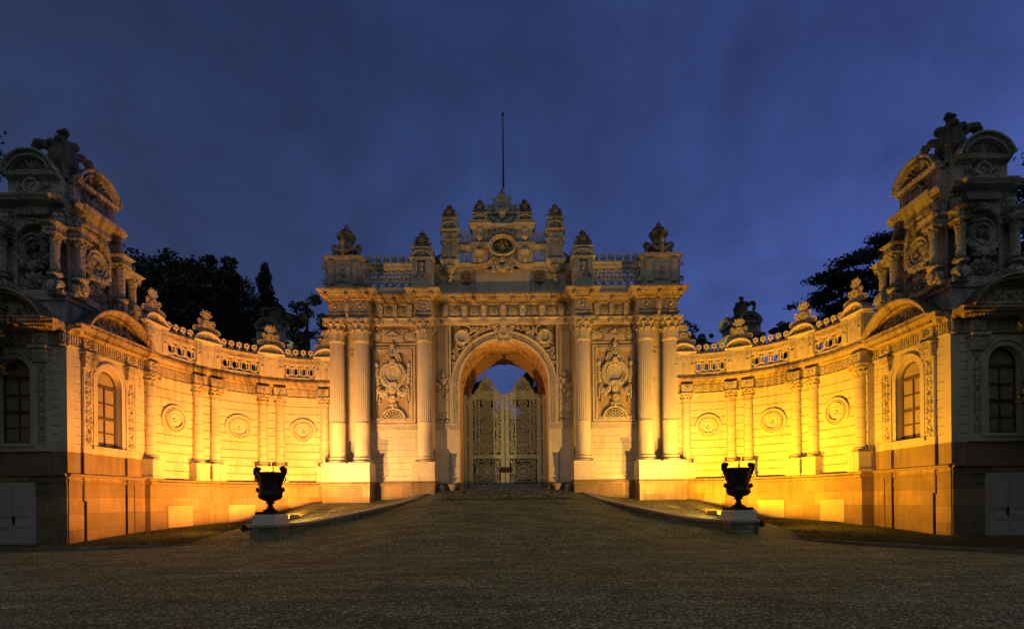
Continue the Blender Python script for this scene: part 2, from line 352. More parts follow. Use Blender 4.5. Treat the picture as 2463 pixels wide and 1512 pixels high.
    def shell(s, u, z, o, r, n=9, a0=0.0, a1=pi, dep=.08, rin=.15):
        for i in range(n):
            a = a0 + (a1 - a0) * (i + .5) / n; w = (a1 - a0) / n * r * .92
            V = []
            for t, ww, h in ((rin, rin, .3), (.55, .55, .7), (.88, .95, 1.0), (1.0, .55, .6)):
                rr = r * t
                for sgn, hh in ((-1, 0), (0, 1), (1, 0)):
                    V.append((u + cos(a) * rr - sin(a) * w / 2 * ww * sgn, o + dep * h * hh, z + sin(a) * rr + cos(a) * w / 2 * ww * sgn))
            F = []
            for j in range(3):
                F += [(j * 3, j * 3 + 1, j * 3 + 4, j * 3 + 3), (j * 3 + 1, j * 3 + 2, j * 3 + 5, j * 3 + 4)]
            F.append((9, 10, 11)); s.add(V, F)
    def teeth(s, u0, u1, step, o0, o1, z0, z1, fill=.55):
        n = max(1, int(round((u1 - u0) / step))); st = (u1 - u0) / n
        for i in range(n):
            a = u0 + st * (i + .5 - fill / 2); s.box(a, a + st * fill, o0, o1, z0, z1)
    def scrolls(s, u, z0, z1, w, o, rad=.02):
        """arabesque strip: alternating scrolls, leaves and flowers up a centre line"""
        h = w * .95; n = max(1, int((z1 - z0) / h)); h = (z1 - z0) / n
        for i in range(n):
            zc = z0 + h * (i + .5); r = w * .26
            if i % 3 == 1: s.rosette(u, zc, o, w * .34, 7, .05)
            else:
                s.spiral(u - w * .2, zc, o + .02, r, 1.4, -.6, 1, rad, 14); s.spiral(u + w * .2, zc, o + .02, r, 1.4, pi + .6, -1, rad, 14)
                s.leaf(u, zc - h * .4, o, pi / 2, h * .8, w * .3, .05)
            for sg in (-1, 1):
                s.leaf(u + sg * w * .1, zc + h * .28, o, pi / 2 - sg * .9, w * .36, w * .2, .045)
                s.leaf(u + sg * w * .1, zc - h * .3, o, -pi / 2 + sg * .9, w * .34, w * .2, .045)
def ident(p): return p
BASE = {}
def build(mb, name, mat, parent, fm, label=None, split=40):
    if not mb.v: return None
    V = [fm(p) for p in mb.v]; bx = BASE[parent] if parent is not None else (0, 0, 0)
    me = bpy.data.meshes.new(name)
    me.from_pydata([(p[0] - bx[0], p[1] - bx[1], p[2] - bx[2]) for p in V], [], mb.f)
    bm = bmesh.new(); bm.from_mesh(me); bmesh.ops.recalc_face_normals(bm, faces=bm.faces); bm.to_mesh(me); bm.free()
    uvl = me.uv_layers.new(name='UVMap'); nl = len(me.loops)
    li = [0] * nl; me.loops.foreach_get('vertex_index', li)
    fl = [0.0] * (nl * 2)
    for i, k in enumerate(li):
        p = mb.v[k]; fl[2 * i] = p[0] + .7 * p[1]; fl[2 * i + 1] = p[2]
    uvl.data.foreach_set('uv', fl)
    me.polygons.foreach_set('use_smooth', [True] * len(me.polygons)); me.set_sharp_from_angle(angle=radians(split))
    me.materials.append(mat)
    ob = bpy.data.objects.new(name, me); COL.objects.link(ob)
    if parent is not None: ob.parent = parent
    BASE[ob] = bx
    if label: ob['label'] = label
    return ob
def thing(name, loc, label, cat, group=None):
    o = bpy.data.objects.new(name, None); COL.objects.link(o); o.location = loc; o.empty_display_size = .3
    o['label'] = label; o['category'] = cat
    if group: o['group'] = group
    BASE[o] = tuple(loc); return o
def solo(mb, name, mat, label, cat, base, fm=ident, group=None):
    """a thing that is one mesh, with its origin at its base"""
    d = bpy.data.objects.new('x', None); BASE[d] = base
    o = build(mb, name, mat, None, lambda p: tuple(a - b for a, b in zip(fm(p), base)))
    bpy.data.objects.remove(d); o.location = base; o['label'] = label; o['category'] = cat; BASE[o] = base
    if group: o['group'] = group
    return o
def copytree(o, parent=None):
    c = o.copy(); COL.objects.link(c); c.parent = parent
    for ch in list(o.children): copytree(ch, c)
    return c
# ------------------------------------------------------------------ terrain
def sst(a, b, x):
    t = min(1, max(0, (x - a) / (b - a))); return t * t * (3 - 2 * t)
def zc(y):
    t = .16 * (y - 14.7)
    t = (t + sqrt(t * t + .02)) / 2
    return 2.25 - (lambda q: (q + sqrt(q * q + .01)) / 2)(2.25 - t)
def road_z(x, y):
    d = .5 * sst(3, 7, abs(x)); t = zc(min(y, 31)) - d
    t = (t + sqrt(t * t + .015)) / 2 - .03
    return t * (1 - sst(10.3, 14, abs(x)))
def lawn_z(x, y):
    return max(.07, .16 + (y - 18.5) * .05 + .12 * max(0, 11.5 - abs(x)) * sst(17.5, 20, y))
def gridmesh(name, mat, xs, ys, zf, label=None, cat=None, kind=None, keep=None):
    nx, ny = len(xs), len(ys); V = [(x, y, zf(x, y)) for y in ys for x in xs]
    F = []
    for j in range(ny - 1):
        for i in range(nx - 1):
            if keep and not keep((xs[i] + xs[i + 1]) / 2, (ys[j] + ys[j + 1]) / 2): continue
            F.append((j * nx + i, j * nx + i + 1, (j + 1) * nx + i + 1, (j + 1) * nx + i))
    me = bpy.data.meshes.new(name); me.from_pydata(V, [], F)
    me.polygons.foreach_set('use_smooth', [True] * len(F)); me.materials.append(mat)
    o = bpy.data.objects.new(name, me); COL.objects.link(o)
    if kind: o['kind'] = kind
    if label: o['label'] = label; o['category'] = cat
    return o
def lin(a, b, n): return [a + (b - a) * i / (n - 1) for i in range(n)]
gx_ = [-900, -300, -120, -60, -40, -30] + lin(-24, 24, 97) + [30, 40, 60, 120, 300, 900]
gy_ = [-600, -200, -60, -20, -5] + lin(0, 34, 86) + [40, 60, 120, 300, 900]
def all_ground(x, y):
    return road_z(x, y) if y < 31 else 2.25 * (1 if y < 31 else 1) * (1 - sst(10.3, 14, abs(x))) if y < 34 else 2.0
def ground_z(x, y):
    if y > 34: return 1.6
    if abs(x) > 24: return 0
    return road_z(x, y)
ground = gridmesh('ground', GRAVEL, gx_, gy_, ground_z, kind='structure')
path = gridmesh('path', COBB, lin(-3.7, 3.7, 20), lin(25.2, 29.2, 16), lambda x, y: road_z(x, y) + .03, kind='structure', keep=lambda x, y: abs(x) < 3.7 - (y - 25.2) * .0)

LOWP = [(-9.25, 19.55), (-9.05, 19.8), (-8.1, 20.9), (-7.15, 22.1), (-6.25, 23.4), (-5.5, 24.8), (-4.95, 26.1), (-4.55, 27.2), (-4.35, 27.75)]
LOWT = [.74, .745, .78, .98, 1.23, 1.46, 1.66, 1.88, 2.02]
def catmull(P, n):
    out = []
    for i in range(len(P) - 1):
        a, b, c, d = P[max(0, i - 1)], P[i], P[i + 1], P[min(len(P) - 1, i + 2)]
        for k in range(n):
            t = k / n
            out.append(tuple(.5 * (2 * b[j] + (c[j] - a[j]) * t + (2 * a[j] - 5 * b[j] + 4 * c[j] - d[j]) * t * t + (3 * b[j] - a[j] - 3 * c[j] + d[j]) * t ** 3) for j in range(len(b))))
    out.append(tuple(P[-1])); return out
LOW = catmull([(x, y, t) for (x, y), t in zip(LOWP, LOWT)], 8)
def low_x(y):
    for a, b in zip(LOW, LOW[1:]):
        if a[1] <= y <= b[1]:
            t = (y - a[1]) / max(1e-6, b[1] - a[1]); return a[0] + (b[0] - a[0]) * t
    return -4.35 if y > 20 else -9.9
# lawn outlines: outer edge (kerb) from the low wall's end out to the pavilion front
KERB_L = catmull([(-9.55, 19.3), (-10.9, 18.2), (-12.2, 16.3), (-14.2, 13.9), (-17.5, 11.6), (-22, 10.0)], 8)
KERB_R = catmull([(-9.75, 19.0), (-11.8, 18.35), (-14.5, 17.6), (-17.2, 17.2), (-20, 17.0), (-24, 16.9)], 8)
RX, RY = 0.0, -0.4     # the right wing stands a little nearer
def lawn(side, kerb, nm):
    """strip between kerb / low wall and the buildings, as rows across"""
    V = []; F = []
    front = [(p[0], p[1]) for p in reversed(kerb)] + [(p[0] - .1, p[1]) for p in LOW[6:]]
    m = len(front); K = 14
    for i, (x, y) in enumerate(front):
        t = i / (m - 1)
        # matching far point along the buildings
        if x < -10: fx, fy = x - .0 if x > -16.6 else x, 30.0
        else: fx, fy = x - 1.5, 30.0
        if x < -16.2: fx, fy = x, 24.0
        for k in range(K):
            q = k / (K - 1); X = x + (fx - x) * q; Y = y + (fy - y) * q
            e = min(1, q * 5)
            Z = lawn_z(X, Y)
            if i < len(kerb): Z = .09 + (Z - .09) * e
            else: Z = Z * 1
            V.append((side * X + (RX if side > 0 else 0), Y, Z))
    for i in range(m - 1):
        for k in range(K - 1): F.append((i * K + k, (i + 1) * K + k, (i + 1) * K + k + 1, i * K + k + 1))
    if side > 0: V = [(-(-p[0]) , p[1], p[2]) for p in V]
    me = bpy.data.meshes.new(nm); me.from_pydata(V, [], F); me.materials.append(SOIL)
    me.polygons.foreach_set('use_smooth', [True] * len(F))
    o = bpy.data.objects.new(nm, me); COL.objects.link(o); o['kind'] = 'structure'
    # grass blades
    GV = []; GF = []; rnd = random.Random(3 + side)
    for fi, f in enumerate(F):
        P = [Vector(V[i]) for i in f]; 
        cx, cy = sum(p.x for p in P) / 4, sum(p.y for p in P) / 4
        if abs(cx) > 20.5 or (abs(cx) > 15.9 and cy > 18.4) or cy > 28.2 or sqrt(max(0, 1)) < 0: continue
        if math.hypot(abs(cx) - 9.8, cy - 22.5) > 6.6 and cy > 22.5 and abs(cx) > 9.8: continue
        ar = ((P[2] - P[0]).cross(P[3] - P[1])).length / 2
        for _ in range(int(ar * 420)):
            a, b = rnd.random(), rnd.random()
            q = (P[0] * (1 - a) + P[1] * a) * (1 - b) + (P[3] * (1 - a) + P[2] * a) * b
            h = rnd.uniform(.03, .085); w = .009; an = rnd.uniform(0, pi); dx, dy = cos(an) * w, sin(an) * w
            lx, ly = rnd.uniform(-.04, .04), rnd.uniform(-.04, .04); n = len(GV)
            GV += [(q.x - dx, q.y - dy, q.z - .01), (q.x + dx, q.y + dy, q.z - .01), (q.x + lx, q.y + ly, q.z + h)]; GF.append((n, n + 1, n + 2))
    me = bpy.data.meshes.new('grass'); me.from_pydata(GV, [], GF); me.materials.append(GRASS)
    g = bpy.data.objects.new('grass', me); COL.objects.link(g); g['kind'] = 'stuff'
    # kerb
    mb = MB()
    pts = [(side * p[0] + (RX if side > 0 else 0), p[1]) for p in kerb]
    for a, b in zip(pts, pts[1:]):
        d = math.hypot(b[0] - a[0], b[1] - a[1]); nx, ny = -(b[1] - a[1]) / d * .07, (b[0] - a[0]) / d * .07
        z0, z1 = -.1, .11
        mb.add([(a[0] + nx, a[1] + ny, z0), (b[0] + nx, b[1] + ny, z0), (b[0] - nx, b[1] - ny, z0), (a[0] - nx, a[1] - ny, z0),
                (a[0] + nx, a[1] + ny, z1), (b[0] + nx, b[1] + ny, z1), (b[0] - nx, b[1] - ny, z1), (a[0] - nx, a[1] - ny, z1)],
               [(4, 5, 6, 7), (0, 1, 5, 4), (2, 3, 7, 6)])
    k = build(mb, 'kerb', RUBBLE, None, ident); k['kind'] = 'structure'
lawn(-1, KERB_L, 'lawn'); lawn(1, KERB_R, 'lawn')

# ------------------------------------------------------------------ shared ornaments
def acanthus(mb, u, o, z, a, r0, h, w, curl):
    """leaf springing from a bell of radius r0 in direction a, curling outwards"""
    prof = [(0, 0, 1), (.02, .4, 1.1), (.10, .75, 1.0), (.55, 1.0, .75), (1.0, .93, .4)]
    V = []; F = []
    for (q, t, ww) in prof:
        rr = r0 + curl * q; c = cos(a), sin(a)
        for sg in (-1, 0, 1):
            bump = .02 if sg == 0 else 0
            V.append((u + c[0] * (rr + bump) - c[1] * w / 2 * ww * sg, o + c[1] * (rr + bump) + c[0] * w / 2 * ww * sg, z + h * t))
    for j in range(4):
        F += [(j * 3, j * 3 + 1, j * 3 + 4, j * 3 + 3), (j * 3 + 1, j * 3 + 2, j * 3 + 5, j * 3 + 4)]
    mb.add(V, F)
def capital(mb, u, o, z0, z1, r, half=False, n=8):
    h = z1 - z0; R = r * 1.55
    mb.lathe(u, o, [(r * 1.08, z0), (r * 1.12, z0 + h * .06), (r, z0 + h * .08), (r * 1.02, z0 + h * .5), (r * 1.3, z0 + h * .85)], 16)
    for row, (zz, hh, cu, off) in enumerate(((z0 + h * .08, h * .42, r * .42, 0), (z0 + h * .3, h * .48, r * .5, pi / n))):
        for i in range(n): acanthus(mb, u, o, zz, 2 * pi * i / n + off, r * 1.03, hh, r * .85, cu)
    for sx in (-1, 1):
        for so in (-1, 1):
            if half and so < 0: continue
            cu, co = u + sx * r * 1.22, o + so * r * 1.22
            P = []; RR = []
            for k in range(15):
                t = k / 14; a = pi * .75 - t * 2 * pi * 1.3; q = r * .36 * (1 - t) ** .7
                P.append((cu + sx * (cos(a) * q) * .7071, co + so * (cos(a) * q) * .7071, z0 + h * .74 + sin(a) * q)); RR.append(r * .1)
            mb.tube(P, RR, 5); mb.blob(cu, co, z0 + h * .74, r * .16, r * .16, r * .16, 6, 3)
    # abacus with hollow sides
    V = []; m = 0; pts = []
    for k in range(4):
        a0 = pi / 4 + k * pi / 2
        for t in (-.10, .10): pts.append((cos(a0 + t) * R * 1.32, sin(a0 + t) * R * 1.32))
        a1 = a0 + pi / 4; pts.append((cos(a1) * R * .86, sin(a1) * R * .86))
    n_ = len(pts)
    for s_, za, zb in ((.93, .86, .92), (1.0, .92, 1.0)):
        mb.add([(u + p[0] * s_, o + p[1] * s_, z0 + h * za) for p in pts] + [(u + p[0] * s_, o + p[1] * s_, z0 + h * zb) for p in pts],
               [tuple(range(n_)), tuple(range(n_, 2 * n_))] + [(i, (i + 1) % n_, n_ + (i + 1) % n_, n_ + i) for i in range(n_)])
    mb.rosette(u, z0 + h * .9, o + R * .84, r * .3, 6, .06)
def rust_prof(z0, z1, h, g=.03, dep=.035, back=-.5):
    n = max(1, int(round((z1 - z0) / h))); h = (z1 - z0) / n; P = [(back, z0), (0, z0)]
    for i in range(1, n):
        z = z0 + h * i; P += [(0, z - g / 2), (-dep, z), (0, z + g / 2)]
    return P + [(0, z1), (back, z1)]
def cartouche(mb, u, z, o, w, h, t=.16):
    """scrolled crest: volutes left and right, round flower, small bust on top"""
    mb.prism([(u - w * .5, z), (u + w * .5, z), (u + w * .42, z + h * .14), (u + w * .22, z + h * .3), (u + w * .2, z + h * .52), (u + w * .1, z + h * .62), (u + w * .13, z + h * .86), (u, z + h),
              (u - w * .13, z + h * .86), (u - w * .1, z + h * .62), (u - w * .2, z + h * .52), (u - w * .22, z + h * .3), (u - w * .42, z + h * .14)], o - t, o)
    mb.ring(u, z + h * .36, [(w * .19, o), (w * .19, o + .05), (w * .15, o + .06), (w * .14, o + .02), (0, o + .02)], 16)
    mb.rosette(u, z + h * .36, o + .02, w * .14, 8, .05)
    for sg in (-1, 1):
        mb.spiral(u + sg * w * .46, z + h * .1, o - .03, w * .11, 1.5, pi / 2, -sg, .035, 16, (u + sg * w * .22, z + h * .3))
        mb.spiral(u + sg * w * .27, z + h * .5, o - .03, w * .1, 1.4, -pi / 2, sg, .03, 16, (u + sg * w * .3, z + h * .22))
        mb.spiral(u + sg * w * .17, z + h * .8, o - .03, w * .08, 1.3, pi, sg, .028, 14, (u + sg * w * .08, z + h * .62))
    for k in (-1, 0, 1): mb.leaf(u + k * w * .07, z + h * .8, o - .02, pi / 2 - k * .4, h * .24, w * .11, .06)
def cresting(mb, u0, u1, z, o, h=.5, step=.38, t=.07):
    n = max(1, int(round((u1 - u0) / step))); st = (u1 - u0) / n
    ns = max(2, n)
    for i in range(n): mb.box(u0 + st * i, u0 + st * (i + 1), o - t, o + t, z, z + h * .14)
    for i in range(n):
        c = u0 + st * (i + .5)
        mb.ring(c, z + h * .72, [(st * .34, o - t), (st * .34, o + t), (st * .14, o + t), (st * .14, o - t), (st * .34, o - t)], 8, sz=1.0, close=False)
        for k in range(5):
            a = pi / 2 + (k - 2) * 1.05; mb.blob(c + cos(a) * st * .33, o, z + h * .72 + sin(a) * st * .33, st * .12, t, st * .12, 6, 3)
        mb.box(c - st * .1, c + st * .1, o - t, o + t, z + h * .1, z + h * .5)
        for sg in (-1, 1): mb.spiral(c + sg * st * .29, z + h * .28, o, st * .16, 1.2, pi / 2, sg, .028, 10)
def pier(mbs, u, z0, z1, o0, o1, w, arch=.55):
    """parapet pier: two bracket strips, central niche, round-headed cap"""
    b, c = mbs
    b.box(u - w / 2, u + w / 2, o0, o1, z0, z1)
    for sg in (-1, 1):
        b.box(u + sg * w * .36 - w * .12, u + sg * w * .36 + w * .12, o1, o1 + .07, z0 + .08, z1 - .12)
        c.leaf(u + sg * w * .36, z1 - .2, o1 + .07, -pi / 2, (z1 - z0) * .4, w * .2, .06)
        c.blob(u + sg * w * .36, o1 + .08, z0 + (z1 - z0) * .42, w * .08, .06, .07, 8, 4)
    c.ring(u, z0 + (z1 - z0) * .62, [(w * .18, o1), (w * .18, o1 + .04), (w * .13, o1 + .04), (w * .13, o1)], 10, a0=0, a1=pi)
    c.leaf(u, z0 + (z1 - z0) * .2, o1, pi / 2, (z1 - z0) * .5, w * .2, .05)
    b.mould([(u - w / 2, o0), (u - w / 2, o1), (u + w / 2, o1), (u + w / 2, o0)], [(0, z1 - .14), (.03, z1 - .12), (.05, z1 - .04), (.09, z1), (0, z1)])
    # round-headed top
    hw = w / 2 + .04; pts = [(u + cos(pi * i / 14) * hw, z1 + .004 + sin(pi * i / 14) * arch) for i in range(15)]
    b.prism(pts, o0, o1 - .06)
    b.arcm(u, z1 + .004, [(hw, o1 - .06), (hw, o1 + .07), (hw - .05, o1 + .07), (hw - .11, o1 + .01), (hw - .11, o1 - .06)], n=18, sz=arch / hw)
    b.box(u - hw, u + hw, o1 - .05, o1 + .05, z1, z1 + .07)
    c.shell(u, z1 + .08, o1 - .05, w * .2, 5, dep=.07)
def hexlattice(mb, u0, u1, z0, z1, o0, o1, step=.46, bw=.072):
    n = max(2, int(round((u1 - u0) / step))); st = (u1 - u0) / n; h = z1 - z0
    a, b, c = z0 + h * .3, z0 + h * .7, z0 + h * .85; d = z0 + h * .15
    om = (o0 + o1) / 2
    for i in range(n + 1):
        x = u0 + st * i
        mb.bar(x, a, x, b, bw, o0, o1)
        for sg in (-1, 1):
            q = x + sg * st / 2
            if q < u0 - .01 or q > u1 + .01: continue
            for p in ((x, b, q, c), (q, c, x, z1), (x, a, q, d), (q, d, x, z0)): mb.bar(*p, bw, o0 + .008, o1 - .008)
        for zz in ((b + z1) / 2, (a + z0) / 2):
            if 0 < i < n:
                mb.bar(x - st * .17, zz, x + st * .17, zz, .035, om - .02, om + .02); mb.bar(x, zz - h * .09, x, zz + h * .09, .035, om - .024, om + .024)
        if i < n:
            mb.tube([(x + st / 2 + cos(2 * pi * k / 14) * st * .27, om, (a + b) / 2 + sin(2 * pi * k / 14) * h * .25) for k in range(15)], .03, 5, False)
    mb.box(u0, u1, o0, o1, z0 - .05, z0 + .03); mb.box(u0, u1, o0, o1, z1 - .03, z1 + .05)
def medallion(mb, u, z, r, o, leafs=8):
    mb.ring(u, z, [(r, o - .05), (r, o + .05), (r * .96, o + .075), (r * .84, o + .075), (r * .8, o + .045), (r * .66, o + .05), (r * .62, o + .10), (r * .56, o + .10), (r * .53, o + .01), (0, o - .02)], 40)
    for i in range(36):
        a = 2 * pi * i / 36; mb.blob(u + cos(a) * r * .73, o + .08, z + sin(a) * r * .73, r * .05, .06, r * .05, 6, 3)
    for i in range(leafs):
        a = 2 * pi * i / leafs; mb.leaf(u + cos(a) * r * .08, z + sin(a) * r * .08, o, a, r * .46, r * .36, .085)
    mb.blob(u, o + .06, z, r * .1, .05, r * .1, 8, 4)

# ------------------------------------------------------------------ curved walls
WX, WY, WR = 16.0, 22.5, 6.2
UEND = WR * pi / 2
def wing_map(side):
    xc = -WX + WR
    def fm(p):
        u, o, z = p; a = u / WR
        if a > pi / 2: x, y = xc + (u - UEND), WY + WR - o
        elif a < 0: x, y = xc - (WR - o), WY + u
        else: x, y = xc - (WR - o) * cos(a), WY + (WR - o) * sin(a)
        return (x, y, z) if side < 0 else (-x + RX, y + RY, z)
    return fm
def deg(d): return radians(d) * WR
def wing(side, label):
    fm = wing_map(side); b0 = fm((deg(45), 0, 0))
    root = thing('curved_wall', (b0[0], b0[1], .5), label, 'wall')
    path = [(deg(a), 0) for a in [-1 + 93 * i / 80 for i in range(81)]]
    m = MB(); m.mould(path, [(-.5, -.4), (.28, -.4), (.28, 2.42), (.34, 2.46), (.36, 2.56), (.30, 2.62), (.30, 2.70), (.0, 2.73), (-.5, 2.73)])
    build(m, 'plinth', PLIN, root, fm)
    m = MB(); m.mould(path, rust_prof(2.74, 7.42, .425, .055, .06)); build(m, 'wall', LIME, root, fm)
    for a in (15, 45, 75):
        m = MB(); m.bevbox(deg(a) - .68, deg(a) + .68, .2, .335, .42 + (a / 75) * .2, 1.52, .02)
        m.box(deg(a) + .69, deg(a) + .72, .2, .31, .42 + (a / 75) * .2, 1.52); build(m, 'stone_slab', PATCH, root, fm)
        m = MB(); medallion(m, deg(a), 5.62, .70, .02); 
        for k in range(-3, 4):
            t = pi / 2 + k * .36; m.bar(deg(a) + cos(t) * .74, 5.62 + sin(t) * .74, deg(a) + cos(t) * (1.05 + .12 * abs(k)), 5.62 + sin(t) * (1.05 + .12 * abs(k)), .03, -.01, .004)
        build(m, 'medallion', LIME, root, fm)
    z0, z1 = 2.74, 3.58
    half = 0
    cols = [(-1.5 + 3.2, 1), (30 - 4, 1), (30 + 4, 1), (60 - 4, 1), (60 + 4, 1), (86, 1)]
    for a, _ in cols:
        u = deg(a); m = MB(); P = [(.24, 3.78)]; zz = 3.78
        r = lambda z: .245 - .03 * (z - 3.78) / 3.1
        n = 7
        for i in range(1, n):
            z = 3.78 + 3.08 * i / n; P += [(r(z), z - .015), (r(z) - .03, z), (r(z), z + .015)]
        P.append((r(6.86), 6.86))
        m.lathe(u, .08, P, 20)
        c = build(m, 'half_column', LIME, root, fm)
        m = MB(); m.box(u - .36, u + .36, -.1, .46, z0 - .02, z1 - .1); m.box(u - .40, u + .40, -.1, .5, z1 - .1, z1); m.box(u - .40, u + .40, -.1, .5, z0, z0 + .08)
        build(m, 'pedestal', LIME, c, fm)
        m = MB(); m.lathe(u, .08, [(.34, z1), (.34, z1 + .05), (.36, z1 + .08), (.34, z1 + .11), (.28, z1 + .13), (.31, z1 + .17), (.27, z1 + .2)], 20); build(m, 'base', LIME, c, fm)
        m = MB(); capital(m, u, .08, 6.86, 7.42, .215, n=8); build(m, 'capital', LIMEC, c, fm)
        m = MB(); m.bevbox(u - .33, u + .33, 0, .36, 7.46, 7.98, .03); m.ring(u, 7.72, [(.2, .36), (.2, .39), (.16, .39), (.15, .36)], 14); m.rosette(u, 7.72, .36, .15, 7, .05)
        m.box(u - .38, u + .38, 0, .42, 7.425, 7.47); build(m, 'frieze_block', LIMEC, c, fm)
    m = MB(); m.mould(path, [(-.5, 7.42), (.08, 7.425), (.12, 7.45), (.12, 7.49), (.07, 7.51), (.07, 7.98), (-.5, 7.98)])
    nT = 110
    for i in range(nT):
        u = deg(-.5 + 91 * (i + .5) / nT)
        m.box(u - .03, u + .03, .07, .105, 7.58, 7.93)
    build(m, 'frieze', LIMEC, root, fm)
    m = MB(); m.mould(path, [(-.5, 7.98), (.10, 7.985), (.13, 8.03), (.16, 8.06), (.18, 8.1), (.27, 8.12), (.28, 8.2), (.32, 8.25), (.35, 8.3), (.35, 8.33), (.1, 8.36), (-.5, 8.36)])
    for i in range(120):
        u = deg(-.5 + 91 * (i + .5) / 120); m.box(u - .022, u + .022, .1, .21, 8.04, 8.115)
    for i in range(90):
        u = deg(-.5 + 91 * (i + .5) / 90); m.leaf(u, 8.3, .345, -pi / 2, .12, .1, .04)
    build(m, 'cornice', CORN, root, fm)
    m = MB(); m.mould(path, [(-.35, 8.36), (.29, 8.365), (.29, 8.44), (.25, 8.5), (-.35, 8.5)]); build(m, 'parapet_base', CORN, root, fm)
    piers = [3.5, 30, 60, 87.5]; hw = 6.0
    for i, a in enumerate(piers):
        b, c = MB(), MB(); pier((b, c), deg(a), 8.5, 9.75, -.15, .27, 1.3, .5)
        p = build(b, 'parapet_pier', LIME, root, fm); build(c, 'carving', LIMEC, p, fm)
        m = MB(); cartouche(m, deg(a), 10.22, .16, 1.25, 1.15); build(m, 'crest', LIMEC, p, fm)
    for a, b in zip(piers, piers[1:]):
        u0, u1 = deg(a) + .66, deg(b) - .66
        m = MB(); hexlattice(m, u0, u1, 8.55, 9.31, .07, .21); p = build(m, 'balustrade_panel', LIME, root, fm)
        pts = [(u0 + (u1 - u0) * k / 10, 0) for k in range(11)]
        m = MB(); m.mould(pts, [(-.02, 9.352), (.22, 9.352), (.25, 9.38), (.25, 9.5), (.29, 9.54), (.31, 9.6), (.31, 9.64), (.2, 9.68), (-.02, 9.68)])
        m.teeth(u0, u1, .09, .24, .28, 9.44, 9.53); build(m, 'rail', CORN, p, fm)
        m = MB(); cresting(m, u0, u1, 9.66, .14, .5, .37); build(m, 'cresting', LIME, p, fm)
    return root
wing(-1, 'floodlit curved wall with medallions and balustrade, left of the gate')
wing(1, 'floodlit curved wall with medallions and balustrade, right of the gate')
# ------------------------------------------------------------------ the gate
GY = 29.0
def gm(p): return (p[0], GY - p[1], p[2])
G = thing('monumental_gate', (0, GY, 2.2), 'monumental carved marble gate with a tall central arch and paired fluted columns', 'gate')
def gb(m, n, mat, par=None, lab=None): return build(m, n, mat, par or G, gm, lab)
def both(f):
    for s in (-1, 1): f(s)
# masonry core
m = MB()
def core(s):
    a, b = sorted((s * 2.62, s * 9.85)); m.box(a, b, -4.0, -.12, -.5, 13.2)
both(core)
# filling above the vault: solid with a round-headed hole
R0 = 2.62
pts = [(-2.62, 8.33)] + [(-cos(pi * i / 32) * 2.6, 8.33 + sin(pi * i / 32) * 2.6) for i in range(33)] + [(2.62, 8.33), (2.62, 13.2), (-2.62, 13.2)]
m.prism(pts, -4.0, -.12)
m.mould([(9.85, -4.0), (-9.85, -4.0)], [(0, 12.7), (.3, 13.2), (0, 13.2)])
gb(m, 'core_wall', ROUGHP)
# lower plinth (sandstone)
m = MB()
def plinth(s):
    for a, b, o in ((7.45, 10.05, 1.32), (3.86, 5.1, 1.32), (5.0, 7.5, .2)):
        m = MB()
        def bx(a, b, *r):
            a, b = sorted((s * a, s * b)); m.box(a, b, *r)
        bx(a, b, -.1, o, .2, 2.52)
        bx(a - .03, b + .03, -.1, o + .05, 2.40, 2.52); bx(a - .06, b + .06, -.1, o + .09, 2.52, 2.60); bx(a, b, -.1, o, 2.6, 2.7)
        bx(a - .04, b + .04, -.1, o + .09, .2, 1.0 if a > 7 else (.9 if a > 4.5 else 1.75)); gb(m, 'plinth', PLIN)
both(plinth)
# bay wall courses below the panel, back of columns
RP = rust_prof(2.7, 5.64, .36, .022, .03, -.15)
for s in (-1, 1):
    m = MB(); a, b = sorted((s * 5.0, s * 7.9)); m.mould([(a, 0), (b, 0)], RP)
    gb(m, 'coursed_wall', MARB)
for s in (-1, 1):
    m = MB(); a, b = sorted((s * 5.0, s * 7.9)); m.mould([(a, 0), (b, 0)], [(-.15, 5.65), (.05, 5.65), (.07, 5.7), (.03, 5.72), (.03, 5.98), (.07, 6.0), (.07, 6.05), (-.15, 6.06)])
    m.teeth(a, b, .085, .025, .06, 5.72, 5.98, .5); gb(m, 'fluted_band', MARB)
# columns
FL = lambda a: 1 - .075 * abs(sin(a * 12)) ** .6
def column(u):
    o = .8; m = MB()
    rr = lambda z: .43 - .05 * ((z - 4.05) / 6.5) ** 1.5
    m.lathe(u, o, [(rr(4.05), 4.05), (rr(4.8), 4.8), (rr(5.9), 5.9), (rr(5.95) + .015, 5.93), (rr(5.98) + .015, 5.98)], 40)
    m.lathe(u, o, [(rr(z), z) for z in (5.98, 7, 8, 9, 10, 10.42)], 96, FL)
    m.lathe(u, o, [(rr(10.42), 10.42), (rr(10.42) + .04, 10.47), (rr(10.42) + .01, 10.55)], 32)
    c = gb(m, 'column', MARBV)
    m = MB(); m.box(u - .6, u + .6, o - .6, o + .6, 3.69, 3.75)
    m.lathe(u, o, [(.52, 3.75), (.58, 3.79), (.58, 3.84), (.54, 3.88), (.48, 3.9), (.47, 3.95), (.51, 3.98), (.51, 4.02), (.45, 4.05), (.44, 4.09)], 32); gb(m, 'base', MARB, c)
    m = MB(); capital(m, u, o, 10.5, 11.7, .40); gb(m, 'capital', MARBC, c)
for u in (-9.34, -7.99, -4.43, 4.43, 7.99, 9.34): column(u)
for s in (-1, 1):
    for a, b in ((7.43, 10.07), (3.84, 5.07)):
        x, y = sorted((s * a, s * b)); m = MB()
        m.box(x, y, -.1, 1.35, 2.70, 3.66); m.box(x - .02, y + .02, -.1, 1.38, 2.70, 2.8); m.box(x - .02, y + .02, -.1, 1.38, 3.60, 3.69); gb(m, 'pedestal', MARB)
